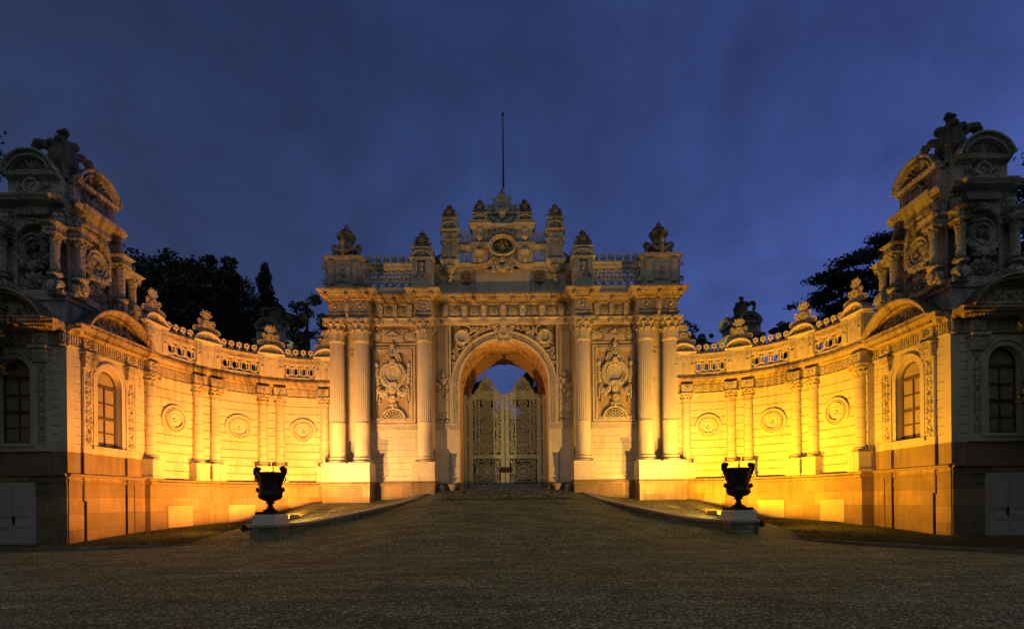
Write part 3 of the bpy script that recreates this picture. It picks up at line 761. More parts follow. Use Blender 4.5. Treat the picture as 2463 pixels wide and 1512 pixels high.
# strip between the paired columns
for s in (-1, 1):
    m = MB(); x = s * 8.66; a, b = sorted((s * 7.6, s * 9.8)); m.box(a, b, -.12, .06, 2.7, 11.7)
    m.box(x - .26, x + .26, .05, .10, 5.7, 10.3); m.box(x - .2, x + .2, .05, .12, 6.0, 10.0)
    for z in (6.2, 7.6, 7.95, 8.3, 9.9):
        m.ring(x, z, [(.12, .1), (.12, .16), (.08, .17), (0, .14)], 12)
    m.leaf(x, 8.0, .12, pi / 2, .6, .2, .06); m.leaf(x, 7.9, .12, -pi / 2, .6, .2, .06); gb(m, 'column_backing', MARB)
# panels of the side bays
def panel(s):
    x = s * 6.39; m = MB()
    a, b = x - 1.28, x + 1.28
    m.box(x - 1.5, x + 1.5, -.12, -.02, 6.06, 11.7); gb(m, 'panel_field', FIELD); m = MB()
    for (q, w, o0, o1) in ((0, .12, -.03, .06), (.15, .1, -.03, .1), (.27, .06, -.03, .05)):
        L, Rr, B, T = a + q, b - q, 6.1 + q, 10.5 - q
        m.box(L, L + w, o0, o1, B, T); m.box(Rr - w, Rr, o0, o1, B, T)
        m.box(L + w, Rr - w, o0, o1, T - w, T); m.box(L + w, Rr - w, o0, o1 , B, B + w)
    n = 34
    for i in range(n):
        z = 6.25 + 4.1 * (i + .5) / n
        for q in (a + .2, b - .2): m.blob(q, .1, z, .045, .03, .04, 6, 3)
    p = gb(m, 'panel_frame', MARBC)
    # upper relief
    m = MB(); m.box(x - 1.4, x + 1.4, -.03, .04, 10.62, 10.7)
    m.box(x - .62, x + .62, -.03, .06, 10.78, 11.5); m.box(x - .52, x + .52, .06, .10, 10.86, 11.42)
    for k in ((-.42, .42, 11.05), ):
        m.prism([(x - .42, 11.08), (x, 11.36), (x + .42, 11.08), (x + .38, 11.06), (x, 11.30), (x - .38, 11.06)], .09, .2)
        m.prism([(x - .42, 11.06), (x + .42, 11.06), (x, 10.92)], .09, .14)
    for sg in (-1, 1):
        for k in range(5): m.leaf(x + sg * (1.3 - .05 * k), 10.75 + .04 * k, .0, pi / 2 + sg * (.25 + .22 * k), .75 - .06 * k, .26, .1)
        m.spiral(x + sg * .78, 11.3, .06, .17, 1.3, pi, -sg, .04, 14)
    gb(m, 'relief', MARBC)
    # medallion with crest, garlands, pendant
    m = MB(); z = 8.88
    m.ring(x, z, [(.80, -.03), (.80, .1), (.76, .16), (.60, .16), (.57, .10), (.54, .10), (.52, .17), (.47, .17), (.44, .08), (0, .06)], 40)
    for i in range(30):
        t = 2 * pi * i / 30; m.box(x + cos(t) * .68 - .022, x + cos(t) * .68 + .022, .14, .185, z + sin(t) * .68 - .022, z + sin(t) * .68 + .022)
    md = gb(m, 'medallion', MARBC)
    m = MB()
    m.ring(x, 10.2, [(.27, .0), (.27, .12), (.22, .18), (.16, .18), (.12, .12), (0, .12)], 16); m.rosette(x, 10.2, .14, .14, 7, .06); m.blob(x, .12, 10.55, .13, .12, .16); m.blob(x, .12, 10.74, .06, .07, .08)
    for k in range(9):
        t = pi * k / 8; m.leaf(x + cos(t) * .22, 10.22 + sin(t) * .22, .06, t, .22, .14, .1)
    for sg in (-1, 1):
        m.spiral(x + sg * .34, 9.72, .08, .17, 1.5, pi / 2, -sg, .05, 16, (x + sg * .1, 10.0)); m.spiral(x + sg * .30, 9.98, .1, .12, 1.3, -pi / 2, sg, .045, 14)
        m.leaf(x + sg * .15, 9.7, .1, pi / 2 - sg * .3, .45, .2, .1); m.leaf(x + sg * .1, 9.55, .16, -pi / 2 + sg * 1.0, .35, .2, .1)
    m.blob(x, .16, 9.62, .2, .12, .2)
    gb(m, 'crest', MARBC, md)
    for sg in (-1, 1):
        m = MB(); m.garland((x + sg * .93, 9.35), (x + sg * .86, 8.2), -.02, .10, 10, .02); m.garland((x + sg * .88, 8.25), (x + sg * .25, 8.15), .42, .15, 8, .04)
        m.blob(x + sg * .93, .1, 9.45, .13, .12, .14); m.tube([(x + sg * .9, .1, 8.1), (x + sg * .92, .1, 7.4)], [.08, .05], 6); m.tube([(x + sg * .78, .06, 7.6), (x + sg * .78, .06, 7.2)], [.03, .07], 6)
        m.rosette(x + sg * .55, 7.82, .14, .17, 7, .1); m.spiral(x + sg * .34, 8.05, .1, .13, 1.3, 0, sg, .04, 12); gb(m, 'garland', MARBC, md)
    m = MB()
    m.box(x - .26, x + .26, .02, .26, 8.22, 8.4); m.taper(x, .12, 7.75, 8.22, .14, .1, .24, .14); m.ring(x, 7.98, [(.14, .2), (.14, .3), (.08, .31), (0, .28)], 12)
    m.blob(x, .1, 7.5, .24, .16, .26); m.ring(x, 7.5, [(.16, .2), (.16, .28), (.1, .3), (0, .26)], 12)
    for sg in (-1, 1): m.spiral(x + sg * .26, 7.5, .1, .12, 1.3, pi / 2, -sg, .04, 12); m.leaf(x + sg * .1, 7.3, .1, -pi / 2 + sg * .4, .35, .16, .08)
    m.leaf(x, 7.35, .14, -pi / 2, .5, .22, .1); gb(m, 'pendant', MARBC, md)
    m = MB(); zz = 6.26
    m.arcm(x, zz, [(.74, -.02), (.74, .12), (.68, .15), (.62, .12), (.62, -.02)], n=24); m.arcm(x, zz, [(.56, -.02), (.56, .07), (.52, .07), (.52, -.02)], n=24)
    m.shell(x, zz, .02, .52, 9, dep=.12); m.box(x - .78, x + .78, -.02, .1, zz - .1, zz); gb(m, 'shell', MARBC)
panel(-1); panel(1)
# ------ arch
CZ = 8.32
m = MB()
prof = [(2.55, -.3), (2.55, .12), (2.62, .15), (2.68, .10), (2.70, .06), (2.88, .06), (2.90, .12), (2.96, .16), (3.02, .16), (3.02, -.3)]
m.arcm(0, CZ, prof, n=64)
for s in (-1, 1):
    pr = [(s * r, o) for r, o in prof]
    V = [(p[0], p[1], 6.06) for p in pr] + [(p[0], p[1], CZ) for p in pr]; k = len(pr)
    m.add(V, [tuple(range(k)), tuple(range(k, 2 * k))] + [(i, (i + 1) % k, k + (i + 1) % k, k + i) for i in range(k)])
for i in range(78):
    t = pi * (i + .5) / 78; c, q = cos(t), sin(t)
    m.bar(c * 2.71, CZ + q * 2.71, c * 2.87, CZ + q * 2.87, .055, .05, .13)
for s in (-1, 1):
    for i in range(22):
        z = 6.12 + 2.2 * (i + .5) / 22; a, b = sorted((s * 2.71, s * 2.87)); m.box(a, b, .05, .125, z - .028, z + .028)
gb(m, 'archivolt', MARBC)
m = MB()
m.prism([(-.25, 10.75), (.25, 10.75), (.36, 11.35), (.45, 11.55), (-.45, 11.55), (-.36, 11.35)], 0, .2)
m.ring(0, 11.2, [(.3, .15), (.3, .26), (.24, .3), (.17, .3), (.14, .22), (0, .24)], 16, sz=1.1); m.blob(0, .24, 11.62, .2, .14, .2); m.blob(0, .24, 11.83, .14, .12, .12); m.blob(0, .22, 10.72, .1, .12, .22)
for sg in (-1, 1):
    m.spiral(sg * .42, 11.45, .2, .16, 1.4, pi / 2, -sg, .05, 16, (sg * .12, 11.7)); m.spiral(sg * .36, 11.0, .18, .12, 1.3, -pi / 2, sg, .045, 14); m.leaf(sg * .2, 10.9, .2, -pi / 2 + sg * .3, .4, .2, .1)
    m.leaf(sg * .4, 11.5, .2, pi * (.5 - sg * .38), .35, .18, .08)
gb(m, 'keystone', MARBC)
# spandrels: plate with carved scrolls
m = MB(); A = [(cos(pi * i / 40) * 3.0, CZ + sin(pi * i / 40) * 3.0) for i in range(41)]
TOPZ = 11.68
m.prism([(3.02, CZ)] + A[1:-1] + [(-3.02, CZ), (-3.02, TOPZ), (3.02, TOPZ)], -.12, -.03)
gb(m, 'spandrel_wall', PLIN)
m = MB()
for s in (-1, 1):
    for (q, w) in ((3.03, .09),):
        a, b = sorted((s * q, s * (q + w))); m.box(a, b, -.1, .16, 6.06, TOPZ)
m.box(-3.12, 3.12, -.1, .16, TOPZ, TOPZ + .08)
gb(m, 'rectangular_frame', MARBC)
for s in (-1, 1):
    m = MB()
    def X(u): return s * u
    m.ring(X(2.38), 11.02, [(.44, -.03), (.44, .1), (.36, .18), (.28, .15), (.25, .06), (0, .05)], 24, su=1, sz=1.05)
    m.spiral(X(2.12), 11.35, .1, .3, 1.3, pi / 2, s, .06, 20); m.spiral(X(2.55), 10.55, .1, .26, 1.2, 0, s, .055, 18); m.spiral(X(2.05), 10.78, .1, .2, 1.2, pi, s, .05, 16)
    m.shell(X(2.82), 11.45, .0, .36, 6, a0=(pi * .35 if s > 0 else -pi * .05), a1=(pi * 1.05 if s > 0 else pi * .65), dep=.12)
    # scroll run along the top and down the side, following the gap between arch and frame
    for k, (u, z, r) in enumerate(((1.78, 11.42, .17), (1.45, 11.35, .2), (1.12, 11.48, .15), (.82, 11.53, .11), (.6, 11.58, .08), (1.62, 11.1, .15), (2.72, 10.2, .2), (2.86, 9.85, .14), (2.62, 9.95, .13), (2.88, 9.5, .13), (2.92, 9.2, .1), (2.95, 8.95, .07), (2.3, 10.5, .12), (1.9, 10.95, .12))):
        m.spiral(X(u), z, .06, r, 1.4, k * 1.3, s if k % 2 else -s, .028 + r * .12, 16)
        for j in range(3): m.leaf(X(u), z, .02, k * 1.9 + j * 2.1, r * 1.7, r * .9, .1)
        if k % 3 == 1: m.rosette(X(u), z, .06, r * .7, 6, .06)
    gb(m, 'spandrel_carving', MARBC)
# piers beside the arch: tooled field above, candelabra relief, fluted band, marble slab
for s in (-1, 1):
    m = MB(); a, b = sorted((s * 3.12, s * 3.95)); m.box(a, b, -.12, .02, 8.6, TOPZ - .0); a2, b2 = sorted((s * 3.2, s * 3.8)); m.box(a2, b2, .02, .05, 8.7, TOPZ - .3)
    for i in range(40):
        z = 8.7 + 2.7 * i / 40
        for q in (a2 - .03, b2 + .03): m.blob(q, .03, z, .025, .03, .025, 5, 3)
    gb(m, 'tooled_field', ROUGHP)
    m = MB(); x = s * 3.5; m.box(a, b, -.12, .0, 6.06, 8.6); m.box(x - .3, x + .3, 0, .06, 6.1, 7.4)
    m.scrolls(x, 6.15, 8.3, .72, .05, .035); m.blob(x, .1, 8.45, .2, .14, .22); m.blob(x, .12, 8.78, .12, .1, .16); m.blob(x, .1, 9.0, .05, .06, .1)
    for sg in (-1, 1):
        m.spiral(x + sg * .25, 8.2, .08, .15, 1.4, pi / 2, -sg, .045, 14); m.spiral(x + sg * .26, 7.75, .08, .13, 1.3, -pi / 2, sg, .04, 14)
        for k in range(3): m.leaf(x + sg * .1, 8.4 + .1 * k, .08, pi / 2 - sg * (.5 + .3 * k), .3, .14, .08)
        for k in range(2): m.arcm(x + sg * .17, 6.2 + .0 * k, [(.13, .04), (.13, .1), (.09, .1), (.09, .04)], n=8)
    gb(m, 'candelabra_relief', MARBC)
    m = MB(); aa, bb = sorted((s * 2.55, s * 3.98)); m.box(aa, bb, -.3, .10, 5.68, 6.04); m.teeth(aa, bb, .09, .09, .15, 5.72, 6.0, .5); m.box(aa, bb, -.3, .16, 6.0, 6.05); gb(m, 'impost_band', MARB)
    m = MB()
    c0, c1 = sorted((s * 2.55, s * 3.06)); m.box(c0, c1, -.3, .14, 2.6, 5.67); m.box(c0 - .0, c1, .13, .20, 2.6, 3.5)
    c0, c1 = sorted((s * 3.07, s * 3.98)); m.box(c0, c1, -.3, .06, 2.6, 5.67); m.box(c0, c1, .05, .12, 2.6, 3.4); gb(m, 'marble_slab', MARB)
    m = MB(); c0, c1 = sorted((s * 2.5, s * 3.86)); m.box(c0, c1, -.3, .22, 1.9, 2.6); gb(m, 'jamb_footing', PLIN)
    m = MB(); m.lathe(s * 2.95, .42, [(.1, 1.9), (.14, 2.0), (.15, 2.25), (.26, 2.42), (.3, 2.52), (.24, 2.56)], 14); gb(m, 'guard_stone', COPING); m = MB(); m.lathe(s * 3.6, .5, [(.2, 1.85), (.2, 2.35), (.05, 2.5)], 12); gb(m, 'guard_stone', COPING)
# return walls beside the arch recess
# ------ passage: vault, coffers, rear arch
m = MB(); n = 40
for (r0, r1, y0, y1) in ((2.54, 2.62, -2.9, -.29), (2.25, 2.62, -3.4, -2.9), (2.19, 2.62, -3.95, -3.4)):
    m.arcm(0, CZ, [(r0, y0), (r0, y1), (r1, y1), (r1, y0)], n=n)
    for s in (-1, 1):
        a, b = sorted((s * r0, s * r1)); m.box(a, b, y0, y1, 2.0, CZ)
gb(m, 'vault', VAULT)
m = MB()
for t in (pi / 2, pi / 2 - .62, pi / 2 + .62, pi / 2 - 1.24, pi / 2 + 1.24):
    # oval frame lying on the soffit
    P = []
    for k in range(25):
        q = 2 * pi * k / 24; aa = t + cos(q) * .20; y = -1.15 + sin(q) * .55; P.append((cos(aa) * 2.5, y, CZ + sin(aa) * 2.5))
    m.tube(P, .05, 6, False)
    P = [(cos(t + cos(2 * pi * k / 24) * .13) * 2.52, -1.15 + sin(2 * pi * k / 24) * .38, CZ + sin(t + cos(2 * pi * k / 24) * .13) * 2.52) for k in range(25)]; m.tube(P, .03, 5, False)
    for d in (-.29, .29):
        m.tube([(cos(t + d) * 2.52, -.45, CZ + sin(t + d) * 2.52), (cos(t + d) * 2.52, -2.6, CZ + sin(t + d) * 2.52)], .035, 5)
    for y in (-2.3, -2.6): 
        for d in (-.15, .15): m.blob(cos(t + d) * 2.5, y, CZ + sin(t + d) * 2.5, .07, .09, .07)
m.blob(0, -3.9, CZ + 2.2, .26, .1, .06); m.blob(0, -3.9, CZ + 2.15, .1, .08, .07)
gb(m, 'vault_moulding', VAULT)
# ------ entablature with ressauts
OB = .35
PTH = [(-9.72, -.1), (-9.72, 1.15), (-7.47, 1.15), (-7.47, OB), (-4.88, OB), (-4.88, 1.15), (-3.95, 1.15), (-3.95, OB), (3.95, OB), (3.95, 1.15), (4.88, 1.15), (4.88, OB), (7.47, OB), (7.47, 1.15), (9.72, 1.15), (9.72, -.1)]
m = MB()
m.mould(PTH, [(-.5, 11.7), (-.04, 11.7), (-.04, 11.8), (0, 11.81), (0, 11.9), (.04, 11.92), (.09, 11.98), (.09, 12.02), (-.02, 12.05), (-.5, 12.05)]); gb(m, 'architrave', MARBC)
m = MB(); m.mould(PTH, [(-.5, 12.05), (-.03, 12.055), (-.03, 12.74), (-.5, 12.745)])
for x in [-9.3, -7.95, -4.42, 4.42, 7.95, 9.3]:
    m.rosette(x, 12.38, 1.11, .42, 10, .1)
for x in (-8.62, 8.62): m.box(x - .13, x + .13, 1.1, 1.24, 12.1, 12.7); m.blob(x, 1.24, 12.5, .1, .06, .1); m.leaf(x, 12.65, 1.22, -pi / 2, .5, .24, .08)
xs = [-3.3 + 1.1 * i for i in range(7)]
for x in xs:
    m.box(x - .13, x + .13, OB - .05, OB + .16, 12.1, 12.74); m.blob(x, OB + .16, 12.6, .12, .08, .09); m.leaf(x, 12.5, OB + .14, -pi / 2, .38, .2, .06)
    m.box(x - .14, x + .14, OB - .1, OB + .10, 11.68, 11.96); m.leaf(x, 11.9, OB + .1, -pi / 2, .3, .22, .06)
for x in [-2.75 + 1.1 * i for i in range(6)] + [-3.8, 3.8] + [s * q for s in (-1, 1) for q in (5.75, 6.55)]:
    if abs(x) == 3.8: continue
    m.ring(x, 12.36, [(.22, OB - .03), (.22, OB + .06), (.17, OB + .08), (.15, OB + .03), (0, OB + .02)], 18); m.rosette(x, 12.36, OB + .02, .15, 8, .08); m.box(x - .27, x + .27, OB - .04, OB, 12.1, 12.64)
for s in (-1, 1):
    for q in (5.32, 6.15, 6.98):
        x = s * q; m.box(x - .13, x + .13, OB - .05, OB + .16, 12.1, 12.74); m.leaf(x, 12.6, OB + .14, -pi / 2, .45, .2, .07); m.box(x - .13, x + .13, OB - .1, OB + .1, 11.68, 11.96); m.leaf(x, 11.9, OB + .1, -pi / 2, .26, .2, .06)
gb(m, 'frieze', MARBC)
m = MB()
m.mould(PTH, [(-.5, 12.745), (.02, 12.75), (.06, 12.79), (.10, 12.80), (.10, 12.83), (.34, 12.98), (.36, 13.06), (.41, 13.1), (.46, 13.17), (.50, 13.21), (.50, 13.25), (-.5, 13.26)])
def run(f):
    for a, b in zip(PTH, PTH[1:]):
        L = math.hypot(b[0] - a[0], b[1] - a[1]); d = ((b[0] - a[0]) / L, (b[1] - a[1]) / L); nn = (-d[1], d[0]); f(a, d, nn, L)
def dent(a, d, nn, L):
    if d[0] == 0 and False: return
    n_ = int(L / .085)
    for i in range(n_):
        t = L * (i + .5) / n_; cx, co = a[0] + d[0] * t, a[1] + d[1] * t
        q0, q1 = (cx + nn[0] * .08, co + nn[1] * .08), (cx + nn[0] * .16, co + nn[1] * .16)
        u0, u1 = sorted((q0[0] - abs(d[0]) * .024, q1[0] + abs(d[0]) * .024)); w0, w1 = sorted((q0[1] - abs(d[1]) * .024, q1[1] + abs(d[1]) * .024))
        m.box(u0, u1, w0, w1, 12.77, 12.85)
    n_ = int(L / .11)
    for i in range(n_):
        t = L * (i + .5) / n_; cx, co = a[0] + d[0] * t + nn[0] * .22, a[1] + d[1] * t + nn[1] * .22
        m.blob(cx, co, 12.88, .038, .038, .05, 6, 3)
        if d[0]: m.leaf(cx, 13.22, co + .27, -pi / 2, .11, .09, .04)
    n_ = max(1, int(round(L / 1.1)))
    for i in range(n_ + 1):
        t = L * i / n_; cx, co = a[0] + d[0] * t, a[1] + d[1] * t
        if d[0]: m.box(cx - .1, cx + .1, co - .05, co + .4, 12.84, 13.04); m.blob(cx, co + .4, 12.94, .1, .06, .09)
run(dent); gb(m, 'cornice', CORN)
# top slab behind the cornice
m = MB(); m.box(-9.5, 9.5, -4.0, .2, 13.2, 13.3); gb(m, 'roof_slab', GREYM)
# ------------------------------------------------------------------ attic and parapet of the gate
def finial(m, u, o, z, h, w):
    """pine-cone pinnacle on a leafy foot"""
    m.box(u - w * .5, u + w * .5, o - w * .5, o + w * .5, z, z + h * .07)
    m.lathe(u, o, [(w * .44, z + h * .07), (w * .5, z + h * .14), (w * .36, z + h * .3), (w * .3, z + h * .36), (w * .38, z + h * .44), (w * .4, z + h * .52), (w * .24, z + h * .66), (w * .14, z + h * .72), (w * .18, z + h * .78), (w * .2, z + h * .83), (w * .08, z + h * .93), (w * .01, z + h)], 12)
    for k in range(8):
        a = 2 * pi * k / 8
        acanthus(m, u, o, z + h * .07, a, w * .36, h * .3, w * .36, w * .2); acanthus(m, u, o, z + h * .38, a + .39, w * .3, h * .24, w * .28, w * .12)
    for sg in (-1, 1):
        m.spiral(u + sg * w * .4, z + h * .17, o + w * .45, w * .13, 1.2, pi / 2, -sg, .03, 10); m.spiral(u + sg * w * .34, z + h * .48, o + w * .3, w * .1, 1.2, -pi / 2, sg, .026, 10)
    m.ring(u, z + h * .34, [(w * .14, o + w * .38), (w * .14, o + w * .44), (w * .08, o + w * .44), (w * .07, o + w * .36), (0, o + w * .36)], 10)
    for k in range(10): 
        a = 2 * pi * k / 10; m.blob(u + cos(a) * w * .19, o + sin(a) * w * .19, z + h * .8, w * .05, w * .05, h * .03, 5, 3)
def small_head(b, c, u, o0, o1, w, z0, z1, arch):
    """moulded cap with a round-headed front"""
    b.mould([(u - w, o0), (u - w, o1), (u + w, o1), (u + w, o0)], [(-.05, z0), (.02, z0), (.05, z0 + .05), (.1, z0 + .1), (.1, z0 + .13), (-.05, z0 + .14)])
    b.box(u - w, u + w, o0, o1 - .03, z0 + .13, z1)
    b.arcm(u, z0 + .15, [(w * .98, o1 - .04), (w * .98, o1 + .07), (w * .8, o1 + .07), (w * .76, o1), (w * .76, o1 - .04)], n=18, sz=arch / w)
    c.shell(u, z0 + .16, o1 - .02, w * .6, 5, dep=.06); b.box(u - w, u + w, o0, o1 + .05, z1, z1 + .06)
for s in (-1, 1):
    # corner pier with an urn
    x = s * 8.86; b = MB(); c = b
    b.box(x - 1.08, x + 1.08, -.6, .85, 13.26, 15.1); b.box(x - .92, x + .92, .8, 1.02, 13.26, 15.1); b.box(x - 1.14, x + 1.14, -.6, 1.08, 13.26, 13.55)
    b.mould([(x - 1.08, -.6), (x - 1.08, .85), (x - .92, .85), (x - .92, 1.02), (x + .92, 1.02), (x + .92, .85), (x + 1.08, .85), (x + 1.08, -.6)], [(-.2, 15.0), (.02, 15.0), (.05, 15.06), (.1, 15.1), (.14, 15.2), (.14, 15.26), (-.2, 15.29)])
    for sg in (-1, 1):
        b.box(x + sg * .68 - .17, x + sg * .68 + .17, 1.0, 1.12, 13.7, 15.0); c.blob(x + sg * .68, 1.14, 14.8, .15, .08, .1); c.leaf(x + sg * .68, 14.8, 1.12, -pi / 2, .5, .26, .08); c.leaf(x + sg * .68, 13.75, 1.12, pi / 2, .5, .24, .06)
        c.spiral(x + sg * 1.12, 14.7, .95, .14, 1.3, pi / 2, -sg, .05, 12); c.spiral(x + sg * 1.1, 13.9, .95, .16, 1.3, -pi / 2, sg, .05, 12)
    for (q, o) in ((.42, 1.07), (.34, 1.10)): b.box(x - q, x + q, .99, o, 13.8 + (.42 - q), 14.72 - (.42 - q))
    b.box(x - .28, x + .28, 1.0, 1.105, 13.95, 14.58); c.rosette(x, 14.27, 1.10, .28, 8, .09)
    p = gb(b, 'corner_pier', GREYM)
    m = MB(); z = 15.29; o = .45
    m.box(x - .5, x + .5, o - .5, o + .5, z, z + .12)
    m.lathe(x, o, [(.3, z + .12), (.36, z + .2), (.3, z + .28), (.52, z + .4), (.62, z + .52), (.6, z + .62), (.48, z + .68), (.44, z + .8), (.34, z + .86), (.3, z + 1.0), (.42, z + 1.15), (.44, z + 1.3), (.38, z + 1.4), (.26, z + 1.46), (.26, z + 1.56), (.3, z + 1.62), (.2, z + 1.7), (.12, z + 1.75), (.15, z + 1.82), (.1, z + 1.9), (.02, z + 2.02)], 16)
    for k in range(12):
        a = 2 * pi * k / 12; m.blob(x + cos(a) * .44, o + sin(a) * .44, z + 1.32, .13, .13, .12, 6, 3); m.blob(x + cos(a + .3) * .36, o + sin(a + .3) * .36, z + 1.14, .1, .1, .1, 6, 3)
        acanthus(m, x, o, z + .22, a, .34, .36, .2, .2); m.blob(x + cos(a) * .28, o + sin(a) * .28, z + 1.6, .06, .06, .06, 5, 3)
    for k in range(4):
        a = k * pi / 2 ; cu, so = cos(a), sin(a)
        P = [(x + cu * .5, o + so * .5, z + .75), (x + cu * .72, o + so * .72, z + .82), (x + cu * .78, o + so * .78, z + .66), (x + cu * .68, o + so * .68, z + .5), (x + cu * .72, o + so * .72, z + .3), (x + cu * .7, o + so * .7, z + .05)]
        m.tube(P, [.08, .11, .12, .1, .12, .09], 7); m.blob(x + cu * .74, o + so * .74, z + .74, .14, .14, .12); m.blob(x + cu * .7, o + so * .7, z + .1, .12, .12, .12)
    m.garland((x - .55, z + .5), (x + .55, z + .5), .26, .12, 9, o + .5)
    gb(m, 'stone_urn', DARKS)
    # open balustrade between corner pier and inner pier
    u0, u1 = sorted((s * 7.74, s * 5.02)); m = MB()
    m.box(u0, u1, .3, .75, 13.26, 13.62); n = 6; st = (u1 - u0) / n; za, zb = 13.62, 14.62; h = (zb - za)
    for i in range(n):
        x0, x1 = u0 + st * i, u0 + st * (i + 1); xm = (x0 + x1) / 2
        for (p, q) in (((x0, za), (x1, za + h * .5)), ((x1, za), (x0, za + h * .5)), ((x0, za + h * .5), (x1, zb)), ((x1, za + h * .5), (x0, zb))):
            m.bar(p[0], p[1], q[0], q[1], .095, .45, .6)
        m.ring(x0 if i else x0 + .001, za + h * .5, [(.15, .46), (.15, .59), (.1, .59), (.1, .46), (.15, .46)], 12, close=False)
        m.bar(x0, za + h * .82, x0, zb, .05, .47, .58); m.bar(x0 - st * .16, za + h * .8, x0 + st * .16, za + h * .8, .04, .48, .57); m.ring(xm, za + h * .5, [(.085, .46), (.085, .59), (.055, .59), (.055, .46), (.085, .46)], 10, close=False)
    m.box(u0, u1, .43, .62, zb, zb + .05); p = gb(m, 'balustrade_panel', GREYM)
    m = MB(); m.mould([(u0, .45), (u1, .45)], [(-.1, 14.67), (.2, 14.67), (.24, 14.72), (.24, 14.86), (.3, 14.9), (.32, 14.98), (.1, 15.02), (-.1, 15.02)]); gb(m, 'rail', GREYM, p)
    m = MB(); cresting(m, u0, u1, 15.0, .52, .5, .45, .06); gb(m, 'cresting', GREYM, p)
    # inner pier
    x = s * 4.5; b = MB(); c = b
    b.box(x - .58, x + .58, -.6, .95, 13.26, 15.0); b.box(x - .64, x + .64, -.6, 1.02, 13.26, 13.6)
    for sg in (-1, 1): b.box(x + sg * .38 - .13, x + sg * .38 + .13, .95, 1.12, 14.2, 15.0); c.leaf(x + sg * .38, 14.35, 1.1, -pi / 2, .3, .2, .08); b.teeth(x + sg * .38 - .13, x + sg * .38 + .13, .08, 1.11, 1.15, 14.35, 14.9)
    c.blob(x, 1.02, 14.75, .14, .1, .14); c.blob(x, 1.02, 14.5, .1, .09, .13); c.blob(x, 1.0, 14.25, .07, .07, .13)
    small_head(b, c, x, -.6, 1.06, .6, 15.0, 15.66, .42)
    p = gb(b, 'inner_pier', GREYM)
    m = MB(); finial(m, x, .62, 15.72, 1.12, .9); gb(m, 'finial', DARKS)
    # side part of the attic wall
    u0, u1 = sorted((s * 1.58, s * 3.95)); m = MB()
    m.box(u0, u1, -.5, .3, 13.26, 14.62); m.mould([(u0, .3), (u1, .3)], [(-.1, 14.63), (.03, 14.63), (.05, 14.7), (.12, 14.75), (.14, 14.9), (.2, 14.95), (.2, 15.0), (-.1, 15.02)])
    m.box(*sorted((s * 3.5, s * 3.95)), -.4, .2, 15.0, 15.5); gb(m, 'attic_wall', GREYM)
    m = MB(); xx = s * 2.08; m.ring(xx, 14.3, [(.38, .3), (.38, .36), (.33, .4), (.28, .4), (.26, .33), (0, .33)], 8, a0=pi / 8, a1=2 * pi + pi / 8); m.rosette(xx, 14.3, .33, .25, 8, .08); gb(m, 'round_medallion', DARKS); m = MB()
    xx = s * 3.74; m.add([(xx - .26, .3, 14.25), (xx, .3, 14.62), (xx + .26, .3, 14.25), (xx, .3, 13.88), (xx - .24, .38, 14.25), (xx, .38, 14.59), (xx + .24, .38, 14.25), (xx, .38, 13.91)], [(4, 5, 6, 7), (0, 1, 5, 4), (1, 2, 6, 5), (2, 3, 7, 6), (3, 0, 4, 7)]); m.rosette(xx, 14.25, .37, .16, 8, .06); gb(m, 'diamond_medallion', DARKS); m = MB()
    m.spiral(s * 3.72, 15.28, .25, .26, 1.6, pi / 2, -s, .07, 22, (s * 3.45, 15.7)); gb(m, 'volute', DARKS)
    # mid pier on a cup corbel
    x = s * 2.98; b = MB(); c = b
    b.taper(x, .45, 14.72, 15.0, .36, .3, .52, .42); b.mould([(x - .5, .0), (x - .5, .85), (x + .5, .85), (x + .5, .0)], [(-.05, 15.0), (0, 15.0), (.04, 15.05), (.04, 15.12), (-.05, 15.13)])
    b.box(x - .44, x + .44, .0, .76, 15.1, 16.75)
    for sg in (-1, 1): b.box(x + sg * .28 - .12, x + sg * .28 + .12, .76, .86, 15.3, 16.05); c.blob(x + sg * .28, .88, 16.0, .11, .07, .09); b.teeth(x + sg * .28 - .12, x + sg * .28 + .12, .08, .85, .89, 15.3, 15.9)
    b.mould([(x - .44, .0), (x - .44, .78), (x + .44, .78), (x + .44, .0)], [(-.05, 16.12), (.03, 16.12), (.08, 16.18), (.1, 16.26), (-.05, 16.28)])
    for sg in (-1, 1): b.box(x + sg * .28 - .14, x + sg * .28 + .14, .74, .86, 16.3, 16.62)
    b.box(x - .12, x + .12, .7, .79, 16.32, 16.62)
    small_head(b, c, x, .0, .82, .47, 16.7, 17.38, .44); p = gb(b, 'tall_pier', GREYM)
    m = MB(); m.lathe(x, .62, [(.05, 13.95), (.1, 14.02), (.12, 14.08), (.05, 14.15), (.16, 14.2), (.17, 14.3), (.1, 14.36), (.2, 14.45), (.3, 14.62), (.33, 14.75), (.2, 14.78)], 14)
    for k in range(10): acanthus(m, x, .62, 14.38, 2 * pi * k / 10, .16, .42, .18, .2)
    gb(m, 'cup_corbel', MARBC)
    m = MB(); finial(m, x, .48, 17.42, .98, .8); gb(m, 'finial', DARKS)
    # arcaded balustrade between mid pier and centre
    u0, u1 = sorted((s * 2.54, s * 1.7)); m = MB(); n = 5; st = (u1 - u0) / n
    for i in range(n + 1):
        q = u0 + st * i; m.lathe(q, .45, [(.05, 15.05), (.06, 15.12), (.035, 15.2), (.055, 15.4), (.035, 15.62)], 8)
        if i < n: m.arcm(q + st / 2, 15.6, [(st * .5, .39), (st * .5, .51), (st * .36, .51), (st * .36, .39)], n=8, sz=1.4); m.arcm(q + st / 2, 15.22, [(st * .48, .41), (st * .48, .49), (st * .38, .49), (st * .38, .41)], a0=pi, a1=2 * pi, n=8)
